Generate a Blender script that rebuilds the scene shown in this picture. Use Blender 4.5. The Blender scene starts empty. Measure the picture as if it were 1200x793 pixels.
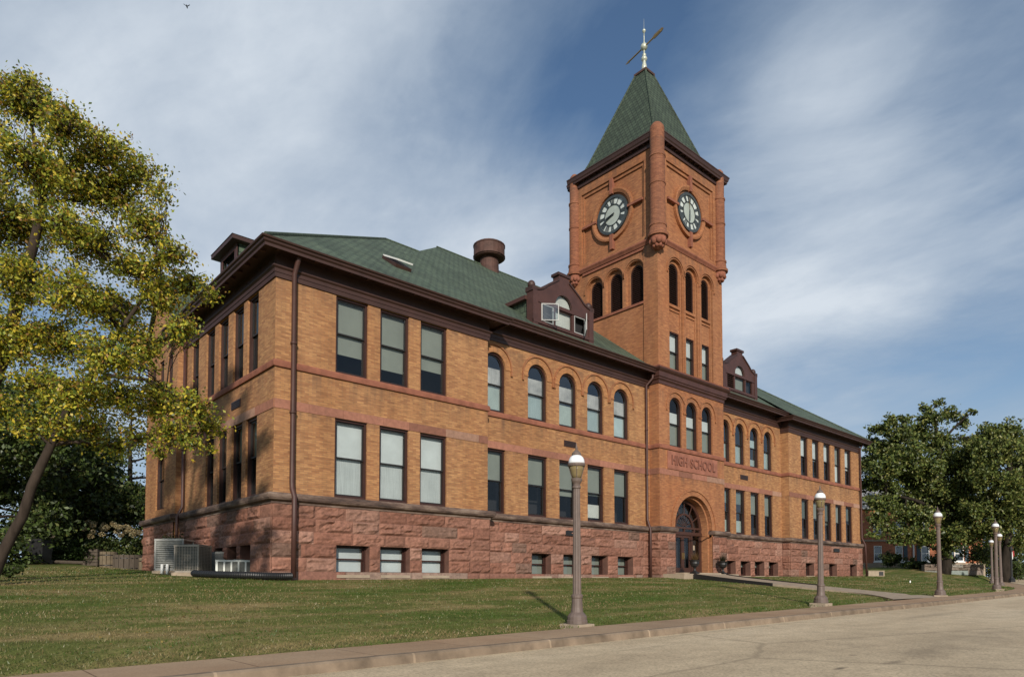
import bpy, math, random
import numpy as np
from mathutils import Vector, noise as mnoise
random.seed(7); rng = np.random.default_rng(11)
PI = math.pi; R = math.radians
sc = bpy.context.scene
COL = sc.collection

# ------------------------------------------------------------------ camera frame helpers
YAW, PITCH, FPX, CXP, CYP = R(48.306), R(2.305), 800., 600., 648.194
FWD = np.array([math.cos(YAW), math.sin(YAW), 0]); RGT = np.array([math.sin(YAW), -math.cos(YAW), 0]); UPV = np.array([0, 0, 1.])
F2 = FWD*math.cos(PITCH)+UPV*math.sin(PITCH); U2 = UPV*math.cos(PITCH)-FWD*math.sin(PITCH)
def at(px, py, d):
    r = F2+RGT*(px-CXP)/FPX+U2*(CYP-py)/FPX
    p = r*d/(r@FWD)
    return Vector(p)

# ------------------------------------------------------------------ materials
def mat(name):
    m = bpy.data.materials.new(name); m.use_nodes = True
    nt = m.node_tree; b = nt.nodes['Principled BSDF']; return m, nt, b
def N(nt, t, **kw):
    n = nt.nodes.new(t)
    for k, v in kw.items():
        if k in n.inputs: n.inputs[k].default_value = v
        else: setattr(n, k, v)
    return n
def L(nt, a, ao, b, bi): nt.links.new(a.outputs[ao], b.inputs[bi])
def ramp(nt, src, so, stops):
    r = nt.nodes.new('ShaderNodeValToRGB'); e = r.color_ramp.elements
    while len(e) > 1: e.remove(e[-1])
    e[0].position = stops[0][0]; e[0].color = (*stops[0][1], 1)
    for p, c in stops[1:]:
        x = e.new(p); x.color = (*c, 1)
    L(nt, src, so, r, 'Fac'); return r
def mixc(nt, fac, a, b, mode='MIX'):
    m = nt.nodes.new('ShaderNodeMix'); m.data_type = 'RGBA'; m.blend_type = mode
    for v, i in ((fac, 0), (a, 6), (b, 7)):
        if isinstance(v, tuple) and hasattr(v[0], 'outputs'): nt.links.new(v[0].outputs[v[1]], m.inputs[i])
        elif i == 0: m.inputs[0].default_value = v
        else: m.inputs[i].default_value = (*v, 1)
    return m, 2
def g3(v): return (v, v, v)
def coords(nt, kind='Object', scale=(1, 1, 1)):
    if kind == 'UV': c = N(nt, 'ShaderNodeUVMap'); o = 'UV'
    else: c = N(nt, 'ShaderNodeTexCoord'); o = kind
    m = N(nt, 'ShaderNodeMapping'); m.inputs['Scale'].default_value = scale
    L(nt, c, o, m, 'Vector'); return m
def noise_tex(nt, scale, detail=4, rough=.55, kind='Object', stretch=(1, 1, 1), dist=0):
    m = coords(nt, kind, stretch); n = N(nt, 'ShaderNodeTexNoise'); n.inputs['Scale'].default_value = scale
    n.inputs['Detail'].default_value = detail; n.inputs['Roughness'].default_value = rough; n.inputs['Distortion'].default_value = dist
    L(nt, m, 0, n, 'Vector'); return n
def bump(nt, b, src, so, strength, dist):
    p = N(nt, 'ShaderNodeBump'); p.inputs['Strength'].default_value = strength; p.inputs['Distance'].default_value = dist
    L(nt, src, so, p, 'Height'); L(nt, p, 0, b, 'Normal')

def brick_mat(name, c1, c2, mortar, tint, stain=.5):
    m, nt, b = mat(name)
    uv = coords(nt, 'UV')
    br = N(nt, 'ShaderNodeTexBrick'); br.offset = .5; br.squash = 1
    br.inputs['Scale'].default_value = 1; br.inputs['Brick Width'].default_value = .31; br.inputs['Row Height'].default_value = .078
    br.inputs['Mortar Size'].default_value = .0075; br.inputs['Mortar Smooth'].default_value = .3; br.inputs['Bias'].default_value = -.05
    br.inputs['Color1'].default_value = (*c1, 1); br.inputs['Color2'].default_value = (*c2, 1); br.inputs['Mortar'].default_value = (*mortar, 1)
    L(nt, uv, 0, br, 'Vector')
    # individual bricks that differ
    n1 = noise_tex(nt, 1, 1, .5, 'UV', (3.2, 13.9, 1)); r1 = ramp(nt, n1, 'Fac', [(.3, g3(.82)), (.5, g3(1)), (.72, g3(1.17))])
    a = mixc(nt, 1., (br, 'Color'), (r1, 'Color'), 'MULTIPLY')
    n2 = noise_tex(nt, .35, 5, .6, 'Object', (1, 1, .55)); r2 = ramp(nt, n2, 'Fac', [(.35, g3(0)), (.65, g3(1))])
    t = mixc(nt, (r2, 'Color'), g3(1), tint)
    a2 = mixc(nt, stain, a, t, 'MULTIPLY')
    n3 = noise_tex(nt, 1.6, 4, .6, 'Object', (1, 1, .14)); r3 = ramp(nt, n3, 'Fac', [(.42, g3(1)), (.75, g3(.72))])
    a3 = mixc(nt, .85, a2, (r3, 'Color'), 'MULTIPLY')
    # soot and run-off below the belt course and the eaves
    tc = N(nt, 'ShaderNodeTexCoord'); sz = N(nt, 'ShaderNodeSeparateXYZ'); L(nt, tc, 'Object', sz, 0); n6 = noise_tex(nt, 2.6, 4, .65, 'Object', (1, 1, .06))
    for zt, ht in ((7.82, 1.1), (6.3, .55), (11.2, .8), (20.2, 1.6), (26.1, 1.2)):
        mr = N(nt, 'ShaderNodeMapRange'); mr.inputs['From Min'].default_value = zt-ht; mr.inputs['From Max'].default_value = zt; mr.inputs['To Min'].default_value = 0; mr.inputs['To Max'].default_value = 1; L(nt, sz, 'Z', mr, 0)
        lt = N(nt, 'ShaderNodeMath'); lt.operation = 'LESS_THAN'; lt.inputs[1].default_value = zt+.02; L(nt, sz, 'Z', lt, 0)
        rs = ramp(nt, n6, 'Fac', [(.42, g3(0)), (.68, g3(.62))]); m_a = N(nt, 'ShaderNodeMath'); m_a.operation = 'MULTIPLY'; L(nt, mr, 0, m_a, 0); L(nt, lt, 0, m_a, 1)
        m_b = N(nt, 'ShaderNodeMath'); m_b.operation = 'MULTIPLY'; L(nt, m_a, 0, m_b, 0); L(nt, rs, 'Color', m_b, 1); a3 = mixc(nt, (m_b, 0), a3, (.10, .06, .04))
    nt.links.new(a3[0].outputs[2], b.inputs['Base Color']); b.inputs['Roughness'].default_value = .85
    bump(nt, b, br, 'Fac', -.35, .01)
    return m
def plain(name, c, rough=.6, var=.25, scale=3., metal=0, bumpy=0, spec=.5, stretch=(1, 1, 1)):
    m, nt, b = mat(name)
    n = noise_tex(nt, scale, 6, .6, 'Object', stretch); r = ramp(nt, n, 'Fac', [(.25, tuple(x*(1-var) for x in c)), (.75, tuple(min(1, x*(1+var)) for x in c))])
    L(nt, r, 'Color', b, 'Base Color'); b.inputs['Roughness'].default_value = rough; b.inputs['Metallic'].default_value = metal
    b.inputs['Specular IOR Level'].default_value = spec
    if bumpy: bump(nt, b, n, 'Fac', .5, bumpy)
    return m
def attr_mat(name, attr='col', rough=.85, scale=9, var=.3, bumpy=.02, mul=1.0):
    m, nt, b = mat(name)
    at_ = N(nt, 'ShaderNodeAttribute'); at_.attribute_name = attr
    n = noise_tex(nt, scale, 6, .65); r = ramp(nt, n, 'Fac', [(.3, g3(1-var)), (.7, g3(1+var*.6))])
    a = mixc(nt, 1., (at_, 'Color'), (r, 'Color'), 'MULTIPLY')
    nt.links.new(a[0].outputs[2], b.inputs['Base Color']); b.inputs['Roughness'].default_value = rough; b.inputs['Specular IOR Level'].default_value = .3
    if bumpy: bump(nt, b, n, 'Fac', .6, bumpy)
    return m
def leaf_mat(name, trans=.35):
    m, nt, b = mat(name)
    at_ = N(nt, 'ShaderNodeAttribute'); at_.attribute_name = 'col'
    nt.nodes.remove(b); out = nt.nodes['Material Output']
    d = N(nt, 'ShaderNodeBsdfDiffuse'); t = N(nt, 'ShaderNodeBsdfTranslucent'); g = N(nt, 'ShaderNodeBsdfGlossy'); g.inputs['Roughness'].default_value = .45
    g.inputs['Color'].default_value = (.6, .6, .6, 1)
    L(nt, at_, 'Color', d, 'Color'); L(nt, at_, 'Color', t, 'Color')
    m1 = N(nt, 'ShaderNodeMixShader'); m1.inputs[0].default_value = trans; L(nt, d, 0, m1, 1); L(nt, t, 0, m1, 2)
    m2 = N(nt, 'ShaderNodeMixShader'); m2.inputs[0].default_value = .04; L(nt, m1, 0, m2, 1); L(nt, g, 0, m2, 2)
    L(nt, m2, 0, out, 'Surface'); return m
def glass_mat(name, tint=(.8, .86, .84), refl=.16, blend=.25):
    m, nt, b = mat(name); nt.nodes.remove(b); out = nt.nodes['Material Output']
    t = N(nt, 'ShaderNodeBsdfTransparent'); t.inputs['Color'].default_value = (*tint, 1)
    g = N(nt, 'ShaderNodeBsdfGlossy'); g.inputs['Roughness'].default_value = .03; g.inputs['Color'].default_value = (.9, .95, 1, 1)
    lw = N(nt, 'ShaderNodeLayerWeight'); lw.inputs['Blend'].default_value = blend
    ma = N(nt, 'ShaderNodeMath'); ma.operation = 'MULTIPLY_ADD'; ma.inputs[1].default_value = .8; ma.inputs[2].default_value = refl; ma.use_clamp = True
    L(nt, lw, 'Fresnel', ma, 0)
    n = noise_tex(nt, .9, 2, .5); bp = N(nt, 'ShaderNodeBump'); bp.inputs['Strength'].default_value = .25; bp.inputs['Distance'].default_value = .02
    L(nt, n, 'Fac', bp, 'Height'); L(nt, bp, 0, g, 'Normal')
    mx = N(nt, 'ShaderNodeMixShader'); L(nt, ma, 0, mx, 0); L(nt, t, 0, mx, 1); L(nt, g, 0, mx, 2); L(nt, mx, 0, out, 'Surface'); return m

M = {}
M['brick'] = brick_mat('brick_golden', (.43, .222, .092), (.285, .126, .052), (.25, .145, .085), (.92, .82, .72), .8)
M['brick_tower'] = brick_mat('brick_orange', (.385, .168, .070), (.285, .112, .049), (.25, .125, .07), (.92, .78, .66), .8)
M['sandstone'] = plain('red_sandstone', (.28, .115, .078), .85, .3, 2.2, bumpy=.01, spec=.25)
M['sill_stone'] = plain('sill_sandstone', (.24, .092, .058), .85, .3, 2.5, spec=.25)
M['rock'] = attr_mat('rockface_stone', 'col', .9, 7, .38, .03)
M['mortar'] = plain('stone_mortar', (.13, .062, .045), .9, .3, 3)
def table_mat():
    m, nt, b = mat('weathered_ledge')
    n = noise_tex(nt, .9, 7, .7, 'Object', (1, 1, 4)); r = ramp(nt, n, 'Fac', [(.34, (.040, .028, .024)), (.48, (.105, .066, .052)), (.6, (.20, .14, .108)), (.72, (.29, .225, .18))])
    L(nt, r, 'Color', b, 'Base Color'); b.inputs['Roughness'].default_value = .9; bump(nt, b, n, 'Fac', .6, .03); return m
M['table'] = table_mat()
M['brown'] = plain('brown_painted_metal', (.048, .021, .016), .55, .25, 1.5)
M['brown2'] = plain('brown_painted_trim', (.066, .027, .021), .55, .25, 2)
M['frame'] = plain('window_paint', (.040, .014, .010), .5, .2, 4)
M['black_frame'] = plain('dark_sash_paint', (.015, .012, .011), .45, .2, 4)
M['glass'] = glass_mat('window_glass', (.85, .86, .86), .035, .2)
M['glass2'] = glass_mat('reflecting_glass', (.74, .8, .8), .10, .26)
def blind_mat(name, c, fold_shade=0., var=.06):
    m, nt, b = mat(name)
    n = noise_tex(nt, 1.2, 4, .6)
    r = ramp(nt, n, 'Fac', [(.3, tuple(x*(1-var*2) for x in c)), (.7, tuple(x*(1+var) for x in c))])
    if fold_shade:
        w = N(nt, 'ShaderNodeTexWave'); w.bands_direction = 'X'; w.inputs['Scale'].default_value = fold_shade; w.inputs['Distortion'].default_value = 3; w.inputs['Detail'].default_value = 2
        cm = coords(nt, 'UV', (1, .12, 1)); L(nt, cm, 0, w, 'Vector')
        rr = ramp(nt, w, 'Fac', [(.1, g3(.5)), (.8, g3(1.1))]); a = mixc(nt, 1., (r, 'Color'), (rr, 'Color'), 'MULTIPLY'); nt.links.new(a[0].outputs[2], b.inputs['Base Color'])  # fold shading put into the flat curtain's colour as dark and light bands
    else: L(nt, r, 'Color', b, 'Base Color')
    b.inputs['Roughness'].default_value = .8; return m
M['sage'] = blind_mat('sage_blind', (.225, .25, .215))
M['sage_dark'] = blind_mat('dark_sage_blind', (.10, .12, .10))
M['white_blind'] = blind_mat('white_blind', (.56, .61, .605))
M['lace'] = blind_mat('lace_curtain', (.56, .61, .60), 6.)
M['pink_lace'] = blind_mat('patterned_lace', (.78, .70, .67), 4., .2)
M['curtain'] = blind_mat('pale_curtain', (.64, .67, .62), 9.)
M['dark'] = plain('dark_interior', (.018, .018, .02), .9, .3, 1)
M['louver'] = plain('louver_wood', (.030, .011, .008), .6, .2, 3)
def shingle_mat(name, c1, c2, mortar, w=.32, h=.17):
    m, nt, b = mat(name); uv = coords(nt, 'UV')
    br = N(nt, 'ShaderNodeTexBrick'); br.offset = .5
    br.inputs['Scale'].default_value = 1; br.inputs['Brick Width'].default_value = w; br.inputs['Row Height'].default_value = h
    br.inputs['Mortar Size'].default_value = .032; br.inputs['Mortar Smooth'].default_value = .5
    br.inputs['Color1'].default_value = (*c1, 1); br.inputs['Color2'].default_value = (*c2, 1); br.inputs['Mortar'].default_value = (*mortar, 1)
    L(nt, uv, 0, br, 'Vector')
    n2 = noise_tex(nt, .5, 5, .6); r2 = ramp(nt, n2, 'Fac', [(.3, g3(.72)), (.7, g3(1.2))])
    a = mixc(nt, 1., (br, 'Color'), (r2, 'Color'), 'MULTIPLY')
    n4 = noise_tex(nt, 1., 5, .65, 'UV', (1.7, .16, 1)); r4 = ramp(nt, n4, 'Fac', [(.32, (.66, .70, .66)), (.5, g3(1)), (.70, (1.25, 1.2, 1.12))]); a = mixc(nt, .8, a, (r4, 'Color'), 'MULTIPLY')
    n5 = noise_tex(nt, 1., 1, .5, 'UV', (2.8, 3.4, 1)); r5 = ramp(nt, n5, 'Fac', [(.36, g3(.90)), (.66, g3(1.1))]); a = mixc(nt, 1., a, (r5, 'Color'), 'MULTIPLY')
    nt.links.new(a[0].outputs[2], b.inputs['Base Color']); b.inputs['Roughness'].default_value = .8
    bump(nt, b, br, 'Fac', -.8, .03); return m
M['shingle'] = shingle_mat('green_shingles', (.078, .108, .070), (.058, .083, .053), (.020, .030, .021), .36, .30)
M['slate'] = shingle_mat('green_tower_tiles', (.056, .080, .051), (.038, .057, .036), (.012, .018, .012), .34, .30)
M['rust'] = plain('rusted_sheet_metal', (.085, .042, .032), .75, .45, 2.5, .2, .01)
M['ac_white'] = plain('offwhite_metal', (.72, .74, .69), .5, .1, 3)
M['sash_grey'] = plain('weathered_sash_paint', (.36, .36, .35), .6, .15, 3)
M['white_paint'] = plain('white_paint', (.72, .72, .69), .5, .08, 3)
M['aged_metal'] = plain('pale_patinated_metal', (.50, .52, .43), .45, .25, 6, .3)
M['gold'] = plain('dull_gilt_metal', (.30, .20, .08), .4, .3, 6, .6)
M['dial'] = plain('milk_glass_dial', (.36, .40, .36), .35, .2, 2)
M['dial_cell'] = plain('milk_glass_cell', (.54, .58, .55), .35, .15, 2)
M['iron'] = plain('clock_iron', (.042, .050, .052), .5, .3, 5)
M['door'] = plain('door_wood', (.055, .022, .015), .5, .3, 3, stretch=(6, 6, 1))
M['concrete'] = plain('pale_concrete', (.34, .27, .20), .9, .2, 3, bumpy=.01, spec=.2)
M['black_plastic'] = plain('black_plastic', (.012, .012, .013), .5, .2, 4)
M['black_iron'] = plain('black_cast_iron', (.014, .013, .013), .45, .2, 5)
M['lamp_brown'] = plain('taupe_lamp_paint', (.135, .098, .082), .55, .2, 5)
M['bark'] = plain('bark', (.05, .037, .029), .95, .5, 5, bumpy=.04, stretch=(1, 1, .25), spec=.1)
M['bark_dark'] = plain('dark_bark', (.03, .024, .019), .95, .5, 4, bumpy=.04, stretch=(1, 1, .25), spec=.1)
M['leaf'] = leaf_mat('leaves', .48)
M['leaf_dark'] = leaf_mat('dark_leaves', .2)

# ------------------------------------------------------------------ mesh builder
class MB:
    def __init__(s): s.v = []; s.f = []; s.uv = {}; s.col = []; s.cur = (1, 1, 1); s.smooth = False; s.mi = []; s.m = 0
    def vert(s, p): s.v.append(tuple(p)); return len(s.v)-1
    def face(s, pts, uv=None):
        ids = [s.vert(p) for p in pts]; s.f.append(ids); s.col.append(s.cur); s.mi.append(s.m)
        if uv: s.uv[len(s.f)-1] = uv
    def idx(s, ids, uv=None):
        s.f.append(list(ids)); s.col.append(s.cur); s.mi.append(s.m)
        if uv: s.uv[len(s.f)-1] = uv
    def box(s, c, h, ax=None):      # centre, half sizes, optional axes
        ax = ax or ((1, 0, 0), (0, 1, 0), (0, 0, 1)); A = [Vector(a) for a in ax]; c = Vector(c)
        P = lambda i, j, k: c+A[0]*h[0]*i+A[1]*h[1]*j+A[2]*h[2]*k
        b = len(s.v)
        for k in (-1, 1):
            for j in (-1, 1):
                for i in (-1, 1): s.vert(P(i, j, k))
        for q in ((0, 2, 3, 1), (4, 5, 7, 6), (0, 1, 5, 4), (2, 6, 7, 3), (0, 4, 6, 2), (1, 3, 7, 5)): s.idx([b+i for i in q])
    def span(s, a, b):              # box from two corners
        s.box([(a[i]+b[i])/2 for i in range(3)], [abs(b[i]-a[i])/2 for i in range(3)])
    def tube(s, pts, rad, n=8, cap=True):
        pts = [Vector(p) for p in pts]; rings = []; acc = 0; vs = []
        if not hasattr(rad, '__len__'): rad = [rad]*len(pts)
        up = None
        for i, p in enumerate(pts):
            t = (pts[min(i+1, len(pts)-1)]-pts[max(i-1, 0)]).normalized()
            if up is None:
                up = Vector((0, 0, 1)) if abs(t.z) < .9 else Vector((1, 0, 0))
            a = (up-t*up.dot(t)).normalized(); bb = t.cross(a); up = a
            if i: acc += (p-pts[i-1]).length
            vs.append(acc)
            rings.append([s.vert(p+(a*math.cos(2*PI*k/n)+bb*math.sin(2*PI*k/n))*rad[i]) for k in range(n)])
        for i in range(len(pts)-1):
            for k in range(n):
                u0 = 2*PI*rad[0]*k/n; u1 = 2*PI*rad[0]*(k+1)/n
                s.idx([rings[i][k], rings[i][(k+1) % n], rings[i+1][(k+1) % n], rings[i+1][k]], [(u0, vs[i]), (u1, vs[i]), (u1, vs[i+1]), (u0, vs[i+1])])
        if cap: s.idx(rings[0][::-1]); s.idx(rings[-1])
    def lathe(s, prof, c=(0, 0), n=20, z0=0, a0=0, a1=2*PI, flute=0):
        full = abs(a1-a0-2*PI) < 1e-4; m = n if full else n+1; rings = []
        for r, z in prof:
            rings.append([s.vert((c[0]+(r*(1-(flute if k % 2 else 0)))*math.cos(a0+(a1-a0)*k/n), c[1]+(r*(1-(flute if k % 2 else 0)))*math.sin(a0+(a1-a0)*k/n), z0+z)) for k in range(m)])
        rm = max(r for r, z in prof)
        for i in range(len(prof)-1):
            for k in range(n):
                k2 = (k+1) % m; u0, u1 = (a1-a0)*k/n*rm, (a1-a0)*(k+1)/n*rm
                s.idx([rings[i][k], rings[i][k2], rings[i+1][k2], rings[i+1][k]], [(u0, prof[i][1]), (u1, prof[i][1]), (u1, prof[i+1][1]), (u0, prof[i+1][1])])
        if full:
            if prof[0][0] > .001: s.idx(rings[0][::-1])
            if prof[-1][0] > .001: s.idx(rings[-1])
    def ball(s, c, r, n=12, sq=(1, 1, 1)):
        st = len(s.v)
        s.lathe([(max(r*math.sin(PI*i/8), .0005), -r*math.cos(PI*i/8)) for i in range(9)], (0, 0), n)
        for i in range(st, len(s.v)):
            x, y, z = s.v[i]; s.v[i] = (c[0]+x*sq[0], c[1]+y*sq[1], c[2]+z*sq[2])
    def mesh(s, name, mats, use_col=False):
        me = bpy.data.meshes.new(name); me.from_pydata(s.v, [], s.f)
        for m in (mats if isinstance(mats, (list, tuple)) else [mats]): me.materials.append(m)
        uvl = me.uv_layers.new(name='UVMap'); Z = Vector((0, 0, 1)); dat = np.zeros((len(me.loops), 2), np.float32)
        for i, p in enumerate(me.polygons):
            if i in s.uv:
                for k, li in enumerate(p.loop_indices): dat[li] = s.uv[i][k % len(s.uv[i])]
                continue
            n = p.normal
            h = Z.cross(n) if abs(n.z) < .97 else Vector((1, 0, 0))
            if h.length < 1e-6: h = Vector((1, 0, 0))
            h.normalize(); t = n.cross(h)
            for li in p.loop_indices:
                c = me.vertices[me.loops[li].vertex_index].co; dat[li] = (c.dot(h), c.dot(t))
        uvl.data.foreach_set('uv', dat.ravel())
        if use_col:
            ca = me.color_attributes.new('col', 'FLOAT_COLOR', 'CORNER'); cd = np.ones((len(me.loops), 4), np.float32)
            for i, p in enumerate(me.polygons):
                cd[list(p.loop_indices), :3] = s.col[i]
            ca.data.foreach_set('color', cd.ravel())
        if s.smooth: me.polygons.foreach_set('use_smooth', [True]*len(me.polygons))
        if any(s.mi): me.polygons.foreach_set('material_index', s.mi)
        me.update(); return me
WL = {}
def link(name, me, parent=None, local=False):
    o = bpy.data.objects.new(name, me); COL.objects.link(o)
    if parent is not None:
        o.parent = parent
        if not local: o.location = -WL[parent.name]
    WL[o.name] = Vector((0, 0, 0)) if not local else Vector(WL.get(parent.name, Vector((0, 0, 0)))) if parent else Vector((0, 0, 0))
    return o
def part(name, mb, m, parent, local=False, col=False): return link(name, mb.mesh(name, m, col), parent, local)
def thing(name, label, cat, loc, rz=0, group=None):
    o = bpy.data.objects.new(name, None); COL.objects.link(o); o.location = loc; o.rotation_euler = (0, 0, rz); o.empty_display_size = .3
    WL[o.name] = Vector(loc); o['label'] = label; o['category'] = cat
    if group: o['group'] = group
    return o
def tag(o, label, cat, group=None):
    o['label'] = label; o['category'] = cat
    if group: o['group'] = group
    return o
def struct(name, mb, m, col=False):
    o = part(name, mb, m, None, col=col); o['kind'] = 'structure'; return o
def dup(o, loc, rz, label, group=None):
    r = o.copy(); COL.objects.link(r); r.location = loc; r.rotation_euler = (0, 0, rz); r['label'] = label
    if group: r['group'] = group
    for ch in list(o.children):
        c = ch.copy(); COL.objects.link(c); c.parent = r
        for g in list(ch.children):
            d = g.copy(); COL.objects.link(d); d.parent = c
    return r

# ------------------------------------------------------------------ facade frames
class Fr:   # u along the wall, d outward, z up
    def __init__(s, o, U, n):
        s.o, s.U, s.n = Vector(o), Vector(U), Vector(n); s.flip = s.U.cross(Vector((0, 0, 1))).dot(s.n) < 0
    def P(s, u, z, d=0): return s.o+s.U*u+s.n*d+Vector((0, 0, z))
def front(Y): return Fr((0, Y, 0), (1, 0, 0), (0, -1, 0))
def left(X): return Fr((X, 0, 0), (0, 1, 0), (-1, 0, 0))
def right(X): return Fr((X, 0, 0), (0, 1, 0), (1, 0, 0))
def quad(mb, F, pts, uv=None):   # pts (u,z,d) counter-clockwise as seen from outside when U points right
    P = [F.P(*p) for p in pts]
    mb.face(P[::-1] if F.flip else P, uv)
def fbox(mb, F, u0, u1, z0, z1, d0, d1):
    a, b = F.P(u0, z0, d0), F.P(u1, z1, d1); mb.span(a, b)
NA = 14
def outline(u0, u1, z0, z1, arch, n=NA):
    if not arch: return [(u0, z0), (u1, z0), (u1, z1), (u0, z1)]
    r = (u1-u0)/2; c = (u0+u1)/2; zs = z1-r
    return [(u0, z0), (u1, z0)]+[(c+r*math.cos(PI*k/n), zs+r*math.sin(PI*k/n)) for k in range(n+1)]
def facade(mb, F, u0, u1, z0, z1, ops=(), reveal=.15, d=0.):
    us = sorted({u0, u1, *[o[0] for o in ops], *[o[1] for o in ops]}); zs = sorted({z0, z1, *[o[2] for o in ops], *[o[3] for o in ops]})
    us = [u for u in us if u0-1e-6 <= u <= u1+1e-6]; zs = [z for z in zs if z0-1e-6 <= z <= z1+1e-6]
    for i in range(len(us)-1):
        for j in range(len(zs)-1):
            cu, cz = (us[i]+us[i+1])/2, (zs[j]+zs[j+1])/2
            if any(o[0] < cu < o[1] and o[2] < cz < o[3] for o in ops): continue
            quad(mb, F, [(us[i], zs[j], d), (us[i+1], zs[j], d), (us[i+1], zs[j+1], d), (us[i], zs[j+1], d)])
    for o in ops:
        arch = len(o) > 4 and o[4]
        ol = outline(*o[:4], arch)
        if arch:
            arc = ol[2:]
            for k in range(len(arc)-1):
                (ua, za), (ub, zb) = arc[k], arc[k+1]   # going right to left
                quad(mb, F, [(ub, zb, d), (ua, za, d), (ua, o[3], d), (ub, o[3], d)])
        if reveal:
            m = len(ol)
            for k in range(m):
                (ua, za), (ub, zb) = ol[k], ol[(k+1) % m]
                quad(mb, F, [(ua, za, d), (ua, za, d-reveal), (ub, zb, d-reveal), (ub, zb, d)][::-1])
def ringprism(mb, F, a, b, d0, d1):   # a outer outline, b inner outline
    n = len(a)
    for k in range(n):
        k2 = (k+1) % n
        quad(mb, F, [(*a[k], d0), (*a[k2], d0), (*b[k2], d0), (*b[k], d0)])
        quad(mb, F, [(*b[k], d0), (*b[k2], d0), (*b[k2], d1), (*b[k], d1)])
        quad(mb, F, [(*a[k2], d0), (*a[k], d0), (*a[k], d1), (*a[k2], d1)])
def plate(mb, F, ol, d): quad(mb, F, [(u, z, d) for u, z in ol])
def inset(o, w): return (o[0]+w, o[1]-w, o[2]+w, o[3]-w)

def window(par, F, o, rec=.14, rail=.5, fills=(), fm='frame', sm='black_frame', glass='glass', d=0., fw=.085, curtains='blind'):
    arch = len(o) > 4 and o[4]; u0, u1, z0, z1 = o[:4]
    e = .003; u0 += e; u1 -= e; z0 += e; z1 -= e
    D = d-rec
    mb = MB(); ringprism(mb, F, outline(u0, u1, z0, z1, arch), outline(*inset((u0, u1, z0, z1), fw), arch), D+.05, D-.12)
    w = part('window', mb, M[fm], par)
    zr = z0+(z1-z0)*rail; a0, a1, b0, b1 = u0+fw+e, u1-fw-e, z0+fw+e, z1-fw-e
    s1 = MB(); up = (a0, a1, zr, b1); ringprism(s1, F, outline(*up, arch), outline(*inset(up, .055), arch), D-.02, D-.065)
    part('sash', s1, M[sm], w)
    s2 = MB(); lo = (a0, a1, b0, zr+.06); ringprism(s2, F, outline(*lo, False), outline(*inset(lo, .06), False), D-.075, D-.115)
    part('sash', s2, M[sm], w)
    p = MB(); plate(p, F, outline(*inset(up, .05), arch), D-.045); plate(p, F, outline(*inset(lo, .05), False), D-.095)
    part('pane', p, M[glass], w)
    h = b1-b0
    for mname, lo_f, hi_f in fills:
        za, zb = b0+h*lo_f, b0+h*hi_f
        mb = MB()
        top = hi_f >= .999
        if arch and top: ol = outline(a0, a1, za, b1, True)
        else:
            if arch: zb = min(zb, b1-(a1-a0)/2+.0)
            ol = outline(a0, a1, za, zb, False)
        plate(mb, F, ol, D-.17); part('curtain' if 'lace' in mname or 'curtain' in mname else 'blind', mb, M[mname], w)
    return w

def sweep(mb, path, prof, caps=True):
    n = len(path); rows = []
    for i, (x, y) in enumerate(path):
        def nrm(a, b):
            dx, dy = b[0]-a[0], b[1]-a[1]; l = math.hypot(dx, dy); return (dy/l, -dx/l)
        if i == 0: m = nrm(path[0], path[1])
        elif i == n-1: m = nrm(path[-2], path[-1])
        else:
            a, b = nrm(path[i-1], path[i]), nrm(path[i], path[i+1]); k = 1+a[0]*b[0]+a[1]*b[1]; m = ((a[0]+b[0])/k, (a[1]+b[1])/k)
        rows.append([mb.vert((x+m[0]*d, y+m[1]*d, z)) for d, z in prof])
    for i in range(n-1):
        for k in range(len(prof)-1): mb.idx([rows[i][k], rows[i+1][k], rows[i+1][k+1], rows[i][k+1]])
    if caps: mb.idx(rows[0]); mb.idx(rows[-1][::-1])

# ================================================================== TERRAIN
YI = 10.85
def off(x):
    if x < 46: return 0.
    if x < 60: return .0105*(x-46)**2
    return .0105*196+.294*(x-60)
def road_z(x): return -1.375+.013*max(-60, min(160, x))
def walk_z(x): return road_z(x)+.145
def sstep(a, b, x):
    t = max(0, min(1, (x-a)/(b-a))); return t*t*(3-2*t)
def gz(x, y):
    yi = YI+off(x)
    w = walk_z(x)+.015
    if y <= yi: return w
    b = .05+.0075*(max(-20, min(70, x))-10)
    if x > 66: b = b+sstep(66, 84, x)*.1
    t = min(1, (y-yi)/max(24.2-yi, 6.)); z = w+(b-w)*(t*.75+.25*t*t*(3-2*t))
    if y > 24 and x < 14: z += .042*min(y-24, 26)*(1-sstep(7, 14, x))
    if x > 76: z += 1.1*sstep(0, 1, ((x-84)*.665+(y-26)*.747+6)/16)*sstep(76, 84, x)
    return z
def grid_axis(a, b, fine0, fine1, step):
    v = list(np.arange(fine0, fine1+.01, step)); s = step; x = fine0
    while x > a: s *= 1.5; x -= s; v.insert(0, x)
    s = step; x = v[-1]
    while x < b: s *= 1.5; x += s; v.append(x)
    return v
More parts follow.
